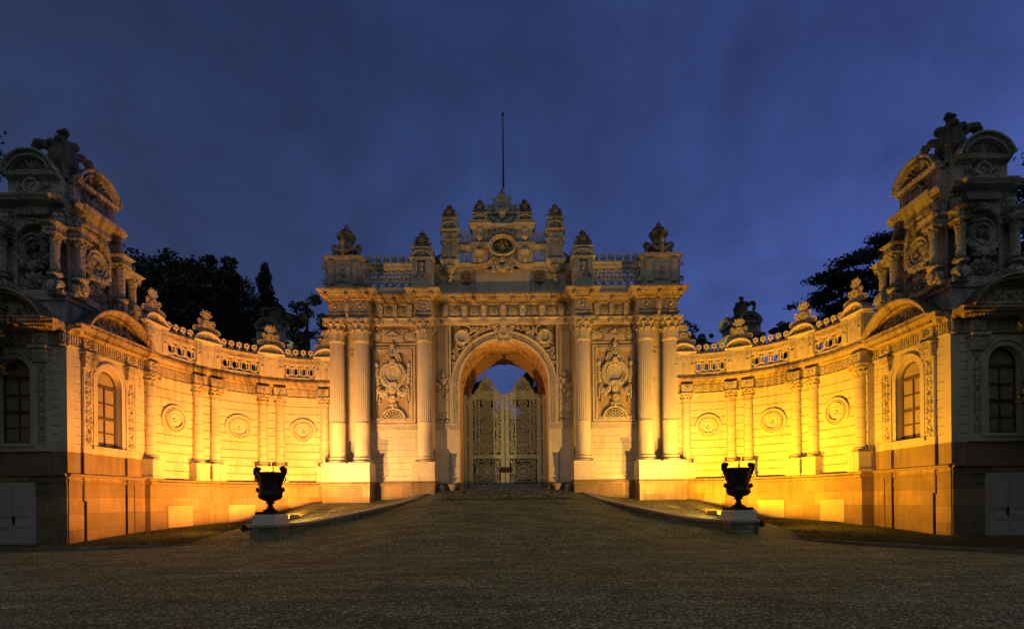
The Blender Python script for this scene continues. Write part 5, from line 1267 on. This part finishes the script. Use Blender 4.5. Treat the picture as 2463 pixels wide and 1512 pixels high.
def upper(root, fm, out):
    B = lambda m, n, mat, par=None: build(m, n, mat, par or root, fm)
    m = MB(); hw = 1.23
    # niche wall with arch
    m.box(-hw, -.62, -.3, 0, 9.35, 12.5); m.box(.62, hw, -.3, 0, 9.35, 12.5); m.box(-.62, .62, -.4, -.22, 9.35, 12.5)
    zc_ = 11.55; A = [(cos(pi * i / 20) * .62, zc_ + sin(pi * i / 20) * .62) for i in range(21)]; m.prism(A + [(-.62, 12.5), (.62, 12.5)], -.3, -.004)
    m.arcm(0, zc_, [(.62, -.25), (.62, .06), (.7, .1), (.78, .06), (.84, .08), (.84, -.1)], n=24)
    for sg in (-1, 1): a, b = sorted((sg * .6, sg * .74)); m.box(a, b, -.25, .05, 9.6, zc_)
    for k in range(16): t = pi * (k + .5) / 16; m.bar(cos(t) * .3, zc_ + sin(t) * .3, cos(t) * .58, zc_ + sin(t) * .58, .06, -.22, -.17)
    B(m, 'upper_wall', PAVU)
    m = MB(); z = 11.22
    m.ring(0, z, [(.52, -.22), (.52, .06), (.48, .12), (.42, .12), (.40, .06), (.34, .04), (.32, .09), (.29, .09), (.27, 0), (0, -.06)], 32, sz=1.2)
    for i in range(26): t = 2 * pi * i / 26; m.blob(cos(t) * .45, .12, z + sin(t) * .54, .035, .03, .035, 6, 3)
    md = B(m, 'shell_medallion', PAVU); m = MB(); m.shell(0, z - .08, .0, .27, 11, a0=-.6, a1=pi + .6, dep=.07); B(m, 'shell', PAVU, md)
    m = MB(); m.garland((-.6, 11.0), (.6, 11.0), .5, .15, 14, .0)
    for k in range(16): m.blob(random.uniform(-.4, .4), .1, random.uniform(10.4, 10.65), .1, .1, .1, 7, 4)
    B(m, 'garland', PAVU); m = MB()
    for sg in (-1, 1): m.spiral(sg * .3, 9.95, .04, .18, 1.4, pi / 2, -sg, .05, 14); m.leaf(sg * .1, 10.0, .04, pi / 2 - sg * .5, .4, .2, .1); m.leaf(sg * .3, 9.6, .04, pi / 2 - sg * .9, .3, .2, .1)
    m.rosette(0, 9.85, .06, .22, 8, .1); m.leaf(0, 10.05, .06, pi / 2, .35, .22, .1); m.box(-.55, .55, -.25, .1, 9.35, 9.6); B(m, 'base_relief', PAVU)
    for sg in (-1, 1):
        m = MB(); x = sg * .98; volute(m, x - sg * .02, 9.72, .28, .3); m.box(x - .3, x + .3, -.1, .3, 9.35, 9.5); m.leaf(x, 9.9, .42, -pi / 2, .5, .3, .1); m.lathe(x, .25, [(.12, 9.95), (.24, 10.02), (.26, 10.12), (.2, 10.16)], 12)
        for k in range(8): acanthus(m, x, .25, 9.95, 2 * pi * k / 8, .14, .24, .2, .12)
        B(m, 'volute_bracket', PAVU)
        m = MB(); m.lathe(x, .25, [(.2, 10.16), (.21, 10.22), (.16, 10.26), (.155, 11.25)], 24, lambda a: 1 - .07 * abs(sin(a * 7))); c = B(m, 'small_column', PAVU)
        m = MB(); capital(m, x, .25, 11.22, 11.58, .15, n=6); B(m, 'capital', PAVU, c)
        m = MB(); m.mould([(x - .24, -.1), (x - .24, .5), (x + .24, .5), (x + .24, -.1)], [(-.2, 11.58), (0, 11.58), (.03, 11.64), (.0, 11.68), (0, 11.86), (.05, 11.9), (.1, 11.96), (.12, 12.0), (-.2, 12.02)]); m.box(x - .2, x + .2, -.1, .44, 12.0, 12.05)
        m.teeth(x - .22, x + .22, .07, .49, .52, 11.7, 11.84); m.spiral(x, 12.25, .2, .16, 1.3, pi / 2, -sg, .06, 12); m.box(x - .16, x + .16, -.1, .16, 12.02, 12.55); m.blob(x, .2, 12.4, .12, .1, .14); B(m, 'entablature_block', PAVU)
        m = MB(); m.ring(sg * .86, 12.32, [(.13, .0), (.13, .06), (.09, .08), (0, .05)], 12); B(m, 'boss', PAVU)
    m = MB(); m.mould([(-hw, 0), (-.6, 0), (-.6, .12), (.6, .12), (.6, 0), (hw, 0)], [(-.3, 12.5), (.02, 12.5), (.05, 12.58), (.03, 12.6), (.03, 12.78), (.08, 12.8), (.12, 12.86), (.28, 12.92), (.3, 12.99), (.37, 13.06), (.38, 13.12), (-.3, 13.16)]); m.teeth(-hw, hw, .09, .03, .1, 12.62, 12.76)
    B(m, 'upper_cornice', PAVU)
    # attic
    m = MB(); m.box(-.98, .98, -.4, .0, 13.14, 13.98); m.box(-.62, .62, -.1, .08, 13.14, 13.3); m.ring(0, 13.6, [(.33, -.05), (.33, .12), (.29, .17), (.24, .17), (.22, .1), (0, .1)], 28)
    for k in range(12): t = 2 * pi * k / 12; m.bar(cos(t) * .15, 13.6 + sin(t) * .15, cos(t) * .21, 13.6 + sin(t) * .21, .025, .08, .13)
    m.bar(0, 13.6, .1, 13.68, .02, .09, .13); m.bar(0, 13.6, -.08, 13.56, .02, .09, .13)
    for sg in (-1, 1): m.spiral(sg * .45, 13.7, .06, .13, 1.4, pi / 2, -sg, .045, 12); m.spiral(sg * .58, 13.32, .06, .16, 1.4, pi / 2, sg, .05, 12); m.leaf(sg * .3, 13.35, .06, pi / 2 - sg * 1.2, .4, .2, .1)
    for k in range(5): m.leaf(0, 13.88, .1, pi / 2 + (k - 2) * .4, .28, .12, .1)
    B(m, 'attic', PAVU)
    m = MB(); m.mould([(-.98, 0), (.98, 0)], [(-.2, 13.9), (.04, 13.9), (.1, 13.96), (.2, 14.0), (.22, 14.08), (.24, 14.12), (-.2, 14.14)]); seg_pediment(m, 0, 1.02, 14.13, .82, .05, .34); m.shell(0, 14.2, .06, .5, 7, dep=.12); m.box(-.5, .5, .0, .12, 14.12, 14.24)
    B(m, 'attic_pediment', PAVU)
    # free-standing flank column
    m = MB(); x = out * 1.82; volute(m, x, 9.72, .1, .32); m.box(x - .35, x + .35, -.25, .3, 9.2, 9.5); m.taper(x, .1, 9.9, 10.25, .26, .26, .2, .2); m.spiral(x + out * .32, 9.5, .1, .2, 1.4, pi / 2, out, .06, 14, (x + out * .1, 9.9)); B(m, 'flank_pedestal', PAVU)
    m = MB(); m.lathe(x, .08, [(.2, 10.25), (.2, 10.32), (.155, 10.36), (.15, 11.05)], 24, lambda a: 1 - .07 * abs(sin(a * 7))); c = B(m, 'flank_column', PAVU); m = MB(); capital(m, x, .08, 11.02, 11.36, .145, n=6); B(m, 'capital', PAVU, c)
    m = MB(); a, b = sorted((out * 1.1, out * 2.08)); m.box(a, b, -.18, .3, 11.36, 11.5); m.mould([(a, -.18), (a, .32), (b, .32), (b, -.18)], [(-.1, 11.5), (.0, 11.5), (.06, 11.56), (.1, 11.62), (-.1, 11.64)]); m.lathe(x, .06, [(.14, 11.63), (.18, 11.7), (.1, 11.8), (.16, 11.92), (.14, 12.0), (.03, 12.15)], 10)
    B(m, 'flank_entablature', PAVU)
PAVS = {}
def pavilion(side, label):
    dark, lit, bx, ud, ul = pav_maps(side); c = bx((-17.95, 20.5, 0))
    root = thing('corner_pavilion', (c[0], c[1], 0), label, 'pavilion')
    m = MB(); m.box(-19.4, -16.75, 19.3, 22.4, -.4, 8.2); build(m, 'core_wall', LIME, root, bx)
    face(root, dark, True); face(root, lit, False)
    m = MB(); m.mould([(-19.9, PY + 3.9), (-19.9, PY), (-16, PY), (-16, PY + 3.9), (-19.9, PY + 3.9)][::-1] if False else [(-16.0, PY + 3.9), (-16.0, PY), (-19.9, PY)][::-1], [(0, 0), (0, 0)]) if False else None
    m = MB(); m.box(-19.85, -16.08, PY + .06, PY + 3.85, 8.25, 9.2); m.box(-19.9, -16.0, PY - .0, PY + 3.9, 9.2, 9.35); m.box(-19.8, -16.12, PY + .1, PY + 3.8, 9.34, 9.4); build(m, 'blocking_course', PAVU, root, bx)
    upper(root, ud, -1); upper(root, ul, 1)
    m = MB(); m.box(-18.2, -16.4, 19.05, 21.0, 9.35, 14.1); m.box(-18.45, -16.08, 18.75, 21.1, 13.1, 13.17); m.taper(-17.25, 19.9, 14.1, 14.75, .9, .9, .35, .35); build(m, 'upper_core', PAVU, root, bx)
    m = MB(); # shell acroterion on the corner
    for k in range(9): acanthus(m, -16.35, 18.95, 14.2, 2 * pi * k / 9, .08, .5, .2, .3)
    m.lathe(-16.35, 18.95, [(.2, 14.1), (.24, 14.2), (.1, 14.3)], 10); build(m, 'corner_shell', PAVU, root, bx)
    # statue: draped trophy with two bowed, knotted scrolls
    m = MB(); u, o, z = -17.25, 19.9, 14.72
    z = 15.3
    m.lathe(u, o, [(.5, z - .9), (.48, z - .3), (.44, z), (.4, z + .3), (.3, z + .55), (.36, z + .8), (.31, z + .96), (.15, z + 1.06), (.13, z + 1.12)], 14)
    for k in range(10):
        a = 2 * pi * k / 10; m.tube([(u + cos(a) * .28, o + sin(a) * .28, z + .75), (u + cos(a + .15) * .4, o + sin(a + .15) * .4, z + .3), (u + cos(a) * .5, o + sin(a) * .5, z - .5)], [.05, .08, .07], 5)
    m.blob(u, o, z + 1.2, .15, .15, .17); m.blob(u + .02, o - .02, z + 1.34, .25, .21, .08); m.blob(u + .06, o, z + 1.42, .15, .14, .1); m.tube([(u - .1, o, z + 1.36), (u + .12, o - .02, z + 1.5), (u + .24, o - .05, z + 1.42)], [.05, .07, .03], 6)
    m.blob(u - .3, o - .16, z + .86, .2, .18, .18); m.blob(u + .3, o + .16, z + .88, .2, .18, .2); m.blob(u + .1, o - .3, z + .92, .18, .14, .14)
    for (dx, dy, k) in ((-1, -.0, 1.0), (0, 1, 1.15)):
        P_ = [(.2, .5), (.5, .74), (.8, .96), (1.0, .98), (1.1, .82), (1.06, .6), (1.0, .35), (1.0, .1), (1.12, -.2), (1.2, -.6)]
        m.tube([(u + dx * q * k, o + dy * q * k, z + h_) for q, h_ in P_], [.19, .17, .17, .17, .15, .13, .11, .11, .14, .16], 8)
        m.blob(u + dx * .98 * k, o + dy * .98 * k, z + .88, .17, .17, .16); m.blob(u + dx * 1.02 * k, o + dy * 1.02 * k, z + .42, .14, .14, .08)
    c0 = bx((u, o, 14.42))
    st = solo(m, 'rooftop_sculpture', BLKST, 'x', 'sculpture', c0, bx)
    rm = st.modifiers.new('fuse', 'REMESH'); rm.mode = 'VOXEL'; rm.voxel_size = .045; rm.use_smooth_shade = True
    PAVS[side] = (root, st); return root, st
r, s = pavilion(-1, 'corner pavilion with arched window and blue-grey dark front, at the left edge')
s['label'] = 'sooty stone trophy sculpture on top of the left corner pavilion'
r2, s2 = pavilion(1, 'corner pavilion with arched window and shaded front, at the right edge')
s2['label'] = 'sooty stone trophy sculpture on top of the right corner pavilion'
# their twins far behind the gate: only the tops show over the curved walls
for side, lab, dx in ((-1, 'left', -2.2), (1, 'right', 2.2)):
    root, st = PAVS[side]
    c = copytree(root); c.location = (root.location.x + dx, root.location.y + 22.5, 2.0)
    c['label'] = 'distant twin pavilion topping out above the curved wall, ' + ('before the cypresses' if side < 0 else 'against open sky')
    c2 = copytree(st); c2.location = (st.location.x + dx, st.location.y + 22.5, st.location.z + 2.0); c2['label'] = 'small far stone sculpture crowning the distant pavilion ' + ('in front of the cypresses' if side < 0 else 'against the sky')

# ------------------------------------------------------------------ low curved walls, urns, lamps
for side in (-1, 1):
    ox = RX if side > 0 else 0
    m = MB(); c = MB(); K = len(LOW)
    def ringpts(i, w0, w1):
        a = LOW[max(0, i - 1)]; b = LOW[min(K - 1, i + 1)]; d = math.hypot(b[0] - a[0], b[1] - a[1]); nx, ny = -(b[1] - a[1]) / d, (b[0] - a[0]) / d
        return [(LOW[i][0] + nx * w, LOW[i][1] + ny * w) for w in (w0, w1)]
    for mbx, w0, w1, zlo, zhi in ((m, -.02, .36, None, -.1), (c, -.08, .42, -.1, 0)):
        V = []
        for i in range(K):
            p, q = ringpts(i, w0, w1); t = LOW[i][2]; lo = -.3 if zlo is None else t + zlo; hi = t + zhi
            V += [(p[0], p[1], lo), (q[0], q[1], lo), (q[0], q[1], hi), (p[0], p[1], hi)]
        F = [(i * 4 + j, i * 4 + 4 + j, i * 4 + 4 + (j + 1) % 4, i * 4 + (j + 1) % 4) for i in range(K - 1) for j in range(4)] + [(0, 1, 2, 3), tuple(range(K * 4 - 4, K * 4))]
        mbx.add(V, F)
    # end block carrying the urn
    ux, uy = (-9.1 if side < 0 else -9.3), 19.75
    m.box(ux - .54, ux + .54, uy - .52, uy + .56, -.3, .65); c.box(ux - .58, ux + .58, uy - .56, uy + .60, .65, .745)
    fmx = (lambda p: p) if side < 0 else (lambda p: (-p[0] + RX, p[1], p[2]))
    root = thing('low_wall', fmx((-8.2, 21, .3)), 'low curved rubble wall edging the ramp, ' + ('left side, with the darker end block' if side < 0 else 'right side of the ramp'), 'low wall')
    build(m, 'rubble_masonry', RUBBLE, root, fmx); build(c, 'coping', COPING, root, fmx)
    # pedestal block
    m = MB(); b = .5; ang = .12
    m.box(-.47, .47, -.47, .47, 0, .34); m.box(-.43, .43, -.43, .43, .34, .39)
    pb = fmx((ux, uy, .747)); ca, sa = cos(ang * side), sin(ang * side)
    rot = lambda p: (pb[0] + p[0] * ca - p[1] * sa, pb[1] + p[0] * sa + p[1] * ca, pb[2] + p[2])
    solo(m, 'urn_pedestal', PEDW, 'white marble block under the black urn on the ' + ('left' if side < 0 else 'right'), 'pedestal', pb, rot)
    # urn
    pu = (pb[0], pb[1], pb[2] + .392); rotu = lambda p: (pu[0] + .89 * (p[0] * ca - p[1] * sa), pu[1] + .89 * (p[0] * sa + p[1] * ca), pu[2] + .89 * p[2])
    u = thing('garden_urn', pu, ('black bronze urn with head handles, standing left of the ramp' if side < 0 else 'black bronze urn with head handles, standing right of the ramp'), 'urn', 'bronze urns beside the ramp')
    m = MB(); m.box(-.44, .44, -.44, .44, 0, .11); m.lathe(0, 0, [(.3, .11), (.31, .16), (.26, .2), (.17, .24), (.12, .32), (.1, .42), (.13, .45), (.19, .49), (.2, .53), (.12, .56)], 24); build(m, 'foot', BRONZE, u, rotu)
    m = MB(); m.lathe(0, 0, [(.1, .55), (.24, .6), (.4, .7), (.47, .8), (.485, .88), (.45, .94), (.43, .97), (.43, 1.1), (.445, 1.4), (.47, 1.62), (.52, 1.74), (.55, 1.8), (.55, 1.84), (.5, 1.85), (.46, 1.8), (.42, 1.5), (.38, 1.0), (.1, .8)], 32)
    for k in range(20):
        a = 2 * pi * k / 20; m.tube([(cos(a) * .15, sin(a) * .15, .575), (cos(a) * .4, sin(a) * .4, .70), (cos(a) * .48, sin(a) * .48, .84)], [.02, .045, .05], 5)
    build(m, 'bowl', BRONZE, u, rotu)
    for sg in (-1, 1):
        m = MB()
        m.tube([(sg * .44, 0, 1.15), (sg * .5, 0, 1.35), (sg * .56, 0, 1.55), (sg * .66, 0, 1.72), (sg * .7, 0, 1.86)], [.06, .07, .075, .08, .1], 8)
        m.blob(sg * .64, 0, 1.93, .14, .14, .15, 12, 8); m.blob(sg * .6, 0, 2.0, .15, .15, .1, 10, 6); m.blob(sg * .71, 0, 1.86, .08, .1, .09, 8, 5); m.tube([(sg * .66, 0, 1.8), (sg * .56, 0, 1.8), (sg * .5, 0, 1.72)], [.06, .07, .05], 7); m.blob(sg * .69, .0, 1.98, .1, .1, .08)
        m.tube([(sg * .68, 0, 1.62), (sg * .73, 0, 1.56), (sg * .72, 0, 1.46), (sg * .67, 0, 1.42), (sg * .62, 0, 1.5)], [.025] * 5, 6)
        m.tube([(sg * .46, 0, 1.5), (sg * .52, 0, 1.6), (sg * .48, 0, 1.66)], [.03, .035, .02], 6)
        for k in range(6): t = k / 5; m.blob(sg * (.47 + .14 * t), .06 * (-1) ** k, 1.2 + .45 * t, .05, .06, .05, 6, 4)
        m.tube([(sg * .44, 0, .92), (sg * .54, 0, 1.0), (sg * .64, 0, 1.06), (sg * .62, 0, 1.13), (sg * .54, 0, 1.1), (sg * .47, 0, 1.05)], [.06, .07, .07, .06, .06, .04], 7); m.blob(sg * .5, 0, .9, .07, .09, .06)
        build(m, 'handle', BRONZE, u, rotu)

def lamp(pos, target, color, power, angle, blend, label, hsz=(.22, .13, .15), cat='floodlight', radius=.1):
    d = (Vector(target) - Vector(pos)).normalized(); yaw = atan2(d.x, d.y)
    root = thing('floodlight', (pos[0], pos[1], pos[2]), label, cat, 'floodlights on the lawns')
    c, s_ = cos(yaw), sin(yaw); el = math.asin(d.z)
    def fm(p):
        x, y, z = p; y2, z2 = y * cos(el) - z * sin(el), y * sin(el) + z * cos(el)
        return (pos[0] + x * c + y2 * s_, pos[1] - x * s_ + y2 * c, pos[2] + .22 + z2)
    m = MB(); w, dd, h = hsz; m.frustum(-w * .8, w * .8, -dd, 0, -h * .8, h * .8, .04); m.box(-w, w, 0, .03, -h, h)
    for k in range(5): m.box(-w * .6 + k * w * .3 - .01, -w * .6 + k * w * .3 + .01, -dd - .05, -dd, -h * .6, h * .6)
    build(m, 'housing', LAMPB, root, fm)
    m = MB(); m.box(-w - .03, -w - .005, -.03, .03, -.2, .1); m.box(w + .005, w + .03, -.03, .03, -.2, .1); build(m, 'bracket', IRON, root, lambda p: (pos[0] + p[0] * c + p[1] * s_, pos[1] - p[0] * s_ + p[1] * c, pos[2] + .2 + p[2]))
    m = MB(); m.box(-w * .9, w * .9, .031, .036, -h * .85, h * .85); build(m, 'lamp_glass', emis('lamp_glow', color, 6.0), root, fm)
    ld = bpy.data.lights.new('flood', 'SPOT'); ld.energy = power; ld.color = color; ld.spot_size = radians(angle); ld.spot_blend = blend; ld.shadow_soft_size = radius
    lo = bpy.data.objects.new('flood', ld); COL.objects.link(lo); p = fm((0, .12, 0)); lo.location = (p[0] - pos[0], p[1] - pos[1], p[2] - pos[2])
    lo.rotation_euler = d.to_track_quat('-Z', 'Y').to_euler(); lo.parent = root
ORL, ORR = (1.0, .325, .030), (1.0, .395, .009)
for side, col, nm in ((-1, ORL, 'left'), (1, ORR, 'right')):
    def P(x, y, z): return (x if side < 0 else -x + RX, y, z)
    z = lawn_z(9.4, 23.6)
    lamp(P(-9.7, 23.3, z), P(-14.0, 27.2, 3.7), col, 8000, 126, 1.0, 'floodlight on the grass between the %s urn and the gate' % nm)
    z = lawn_z(10.7, 20.9)
    lamp(P(-10.7, 20.9, z), P(-15.9, 20.7, 6.2), col, 4300, 140, 1.0, 'floodlight on the lawn behind the %s urn, aimed at the pavilion' % nm)
    z = lawn_z(9.6, 20.9)
    lamp(P(-9.6, 20.9, z), P(-5.6, 28.6, 4.8), (1.0, .475, .13) if side < 0 else (1.0, .485, .095), 4700, 86, 1.0, 'floodlight hidden behind the %s urn, aimed at the gate' % nm)
    z = lawn_z(8.7, 25.0)
    lamp(P(-8.75, 25.0, z), P(-7.2, 28.4, 6.6), (1.0, .40, .075) if side < 0 else (1.0, .45, .04), 4200, 122, 1.0, 'low floodlight in front of the %s paired columns of the gate' % nm)
# ------------------------------------------------------------------ trees
def leaves(V, F, c, r, n, sz, rnd, flat=0.0, droop=0.0, squash=(1, 1, 1)):
    for _ in range(n):
        while True:
            a = Vector((rnd.uniform(-1, 1), rnd.uniform(-1, 1), rnd.uniform(-1, 1)))
            if a.length <= 1: break
        p = Vector(c) + Vector((a.x * r * squash[0], a.y * r * squash[1], a.z * r * squash[2]))
        d = Vector((rnd.gauss(0, 1), rnd.gauss(0, 1), rnd.gauss(0, 1) * (1 - flat) - droop)).normalized(); e = d.cross(Vector((rnd.gauss(0, 1), rnd.gauss(0, 1), rnd.gauss(0, 1)))).normalized()
        s_ = sz * rnd.uniform(.6, 1.3); b = len(V)
        V += [tuple(p - d * s_ * .5), tuple(p + e * s_ * .3), tuple(p + d * s_ * .5), tuple(p - e * s_ * .3)]; F.append((b, b + 1, b + 2, b + 3))
def mesh_obj(name, V, F, mat, parent, base):
    me = bpy.data.meshes.new(name); me.from_pydata([tuple(a - b for a, b in zip(v, base)) for v in V], [], F); me.materials.append(mat)
    o = bpy.data.objects.new(name, me); COL.objects.link(o); o.parent = parent; BASE[o] = base; return o
def tree(name, base, h, rx, rz, seed, label, cat='tree', mat=None, clumps=70, per=150, sz=.42, zc_=.68, shape='round', group=None):
    rnd = random.Random(seed); root = thing(name, base, label, cat, group); mat = mat or LEAF
    m = MB(); top = (base[0] + rnd.uniform(-.4, .4), base[1], base[2] + h * .9)
    tr = max(.12, h * .02); P = [(base[0] + (top[0] - base[0]) * t + .2 * sin(t * 5), base[1], base[2] + h * .9 * t) for t in [i / 8 for i in range(9)]]
    m.tube(P, [tr * (1.25 - t * 1.1) for t in [i / 8 for i in range(9)]], 8)
    cz = base[2] + h * zc_; V, F = [], []
    for k in range(clumps):
        if shape == 'round':
            while True:
                a = Vector((rnd.uniform(-1, 1), rnd.uniform(-1, 1), rnd.uniform(-1, 1)))
                if .25 < a.length <= 1: break
            c = (base[0] + a.x * rx, base[1] + a.y * rx, cz + a.z * rz * (1 if a.z > 0 else .95)); r = rx * rnd.uniform(.2, .36); sq = (1, 1, .8)
        else:
            t = (k + .5) / clumps; zz = base[2] + h * (.12 + .88 * t); w = rx * (min(1, (1 - t) * 2.6) ** .55) * rnd.uniform(.75, 1.05); a = rnd.uniform(0, 6.28)
            c = (base[0] + cos(a) * w * .5, base[1] + sin(a) * w * .5, zz - h * .03); r = max(.35, w * .62); sq = (1, 1, 1.7)
        leaves(V, F, c, r, per, sz, rnd, squash=sq)
        if k % 3 == 0 and shape == 'round':
            q = P[rnd.randint(3, 7)]; m.tube([q, tuple((Vector(q) + Vector(c)) / 2 + Vector((0, 0, .3))), c], [tr * .5, tr * .3, tr * .1], 5)
    build(m, 'trunk', BARK, root, ident); mesh_obj('crown', V, F, mat, root, tuple(base)); return root
def at(px, y):            # world x for an image column (in 2463-px units) at depth y
    return CAMX + (px - 1231.5) / F_PX * y
def zt(py, px, y): return 1.6 + (YH + ROLL * (1231 - px) - py) / F_PX * y
GT = 'dark trees behind the left curved wall'
for (nm, px, y, top, rx, rz, sd, lab, kw) in (
    ('broadleaf_tree', 365, 44, 592, 3.9, 7.0, 11, 'broad dark tree directly right of the left pavilion', {}),
    ('broadleaf_tree', 455, 47, 612, 4.2, 7.5, 12, 'bushy dark tree behind the leftmost crested pier of the curved wall', {}),
    ('broadleaf_tree', 528, 50, 610, 3.0, 7.0, 13, 'tall bushy tree with a tufted top left of the cypresses', {}),
    ('cypress_tree', 556, 46, 646, 2.3, 6, 14, 'wide blunt black cypress left of the pointed one', dict(shape='col', mat=CYP, clumps=60, per=170, sz=.3)),
    ('cypress_tree', 642, 46, 626, 1.9, 6, 15, 'tall narrow black cypress, highest of the two', dict(shape='col', mat=CYP, clumps=70, per=170, sz=.28)),
    ('broadleaf_tree', 682, 48, 722, 2.4, 4.5, 16, 'low dark tree tucked right of the tall cypress', {}),
    ('broadleaf_tree', 748, 44, 682, 2.0, 5.0, 17, 'thin loose tree with sky showing through, just left of the gate', dict(clumps=30, per=80, sz=.34)),
    ('broadleaf_tree', 610, 56, 690, 4.6, 7.0, 18, 'dark tree filling the gap behind the two cypresses', {}),
    ('broadleaf_tree', 415, 56, 606, 4.8, 8.0, 27, 'dark tree standing behind the gap between the two leftmost trees', {}),
    ('broadleaf_tree', 500, 58, 628, 4.6, 8.0, 28, 'rear dark tree rising between the bushy trees and the wide cypress', {}),
    ('broadleaf_tree', 1660, 50, 776, 1.7, 3.0, 19, 'small tree showing over the wall just right of the gate', dict(clumps=26, per=90, sz=.3)),
    ('broadleaf_tree', 1706, 54, 800, 1.0, 2.4, 20, 'thin little tree beside the distant right pavilion', dict(clumps=14, per=60, sz=.3)),
    ('broadleaf_tree', 1905, 50, 752, 1.8, 3.4, 21, 'dark bush below the cedar behind the right curved wall', dict(clumps=26, per=110, sz=.32)),
    ('garden_tree', 1170, 66, 1000, 3.4, 4.5, 24, 'low dark tree behind the left gate leaf scrollwork', {}),
    ('garden_tree', 1250, 67, 1000, 3.4, 4.5, 25, 'low dark tree behind the right gate leaf scrollwork', {}),
    ('garden_tree', 1210, 72, 985, 3.6, 5, 26, 'dark tree on the axis of the gate, deep in the garden', {}),
    ('garden_tree', 1132, 62, 905, 2.6, 3.4, 22, 'dark tree seen through the arch above the left gate leaf', {}),
    ('garden_tree', 1288, 62, 900, 2.6, 3.4, 23, 'dark tree seen through the arch above the right gate leaf', {}),
):
    h = zt(top, px, y) - 1.6; tree(nm, (at(px, y), y, 1.6), h, rx, min(rz, h * .42), sd, lab, zc_=1 - min(rz, h * .42) / h, **kw)
rnd_ = random.Random(77); hr = thing('garden_hedge', (0, 46, 1.6), 'tall dark hedge standing behind the gate leaves', 'hedge'); V, F = [], []
for k in range(160): leaves(V, F, (rnd_.uniform(-9, 9), 46 + rnd_.uniform(-.6, .6), rnd_.uniform(1.7, 7.2)), .9, 120, .34, rnd_)
mesh_obj('foliage', V, F, NEED, hr, (0, 46, 1.6))
tree('shade_tree', (-20.5, 15.2, 0), 9.8, 3.7, 3.4, 31, 'leafy tree in front of the left pavilion, only leaf tips in frame', clumps=80, per=150, sz=.26)
tree('shade_tree', (20.2, 14.4, 0), 9.6, 3.6, 3.4, 32, 'leafy tree added just beyond the right edge to shade the pavilion front', clumps=80, per=150, sz=.26)  # tree added mostly out of view to keep sky light off the pavilion front
def cedar(base, h, spread, seed, label, sides=None, per=60, lo=.42, n=30):
    rnd = random.Random(seed); root = thing('cedar_tree', base, label, 'tree'); m = MB(); V, F = [], []
    tr = .42; m.tube([(base[0] + .25 * sin(t * 2), base[1], base[2] + h * t) for t in [i / 8 for i in range(9)]], [tr * (1.2 - t) for t in [i / 8 for i in range(9)]], 8)
    for k in range(n):
        t = k / (n - 1); z = base[2] + h * (lo + (1 - lo) * t); L = spread * (1.0 - .62 * t ** 1.8) * rnd.uniform(.7, 1.1)
        a = k * 2.4 + rnd.uniform(-.4, .4) if not sides else rnd.choice(sides) + rnd.uniform(-.7, .7)
        pts = []
        for j in range(7):
            q = j / 6; pts.append((base[0] + cos(a) * L * q, base[1] + sin(a) * L * q * .8, z + L * .20 * q - L * .30 * q * q + rnd.uniform(-.1, .1)))
        m.tube(pts, [.13 * (1 - .85 * j / 6) for j in range(7)], 5)
        for j in range(2, 7):
            c = pts[j]
            for _ in range(4):
                cc = (c[0] + rnd.gauss(0, .5), c[1] + rnd.gauss(0, .5), c[2] + rnd.uniform(-.25, .1)); leaves(V, F, cc, .66, per // 4, .30, rnd, flat=.5, droop=.5, squash=(1.3, 1.3, .34))
    build(m, 'trunk', BARK, root, ident); mesh_obj('crown', V, F, NEED, root, tuple(base))
y = 44; cedar((at(2022, y), y, 1.6), zt(640, 2022, y) - 1.6, 4.6, 5, 'spreading cedar with bare trunk and drooping layered branches, right', per=130, lo=.48, n=24)
y = 46; cedar((at(2130, y), y, 1.6), zt(572, 2130, y) - 1.6, 5.6, 6, 'tall dense cedar half hidden by the right pavilion', per=130)
y = 27; cedar((-30.6, y, .3), 22.5, 4.6, 8, 'cedar beyond the left edge with branch tips reaching into view', sides=[0.0, -.4], per=60, lo=.6)
y = 26; cedar((31.2, y, .3), 21.0, 4.8, 9, 'cedar beyond the right edge with drooping branch tips', sides=[pi, pi + .3], per=60, lo=.6)

# uplights of the far pavilions (their own fixtures, behind the curved walls)
lamp((-14.2, 44.2, 1.6), (-17.8, 43.4, 14.5), (1.0, .80, .28), 5200, 60, .8, 'floodlight hidden in the garden below the distant left pavilion')
lamp((14.2, 43.6, 1.6), (17.8, 42.8, 14.5), (1.0, .80, .28), 5200, 60, .8, 'floodlight hidden in the garden below the distant right pavilion')
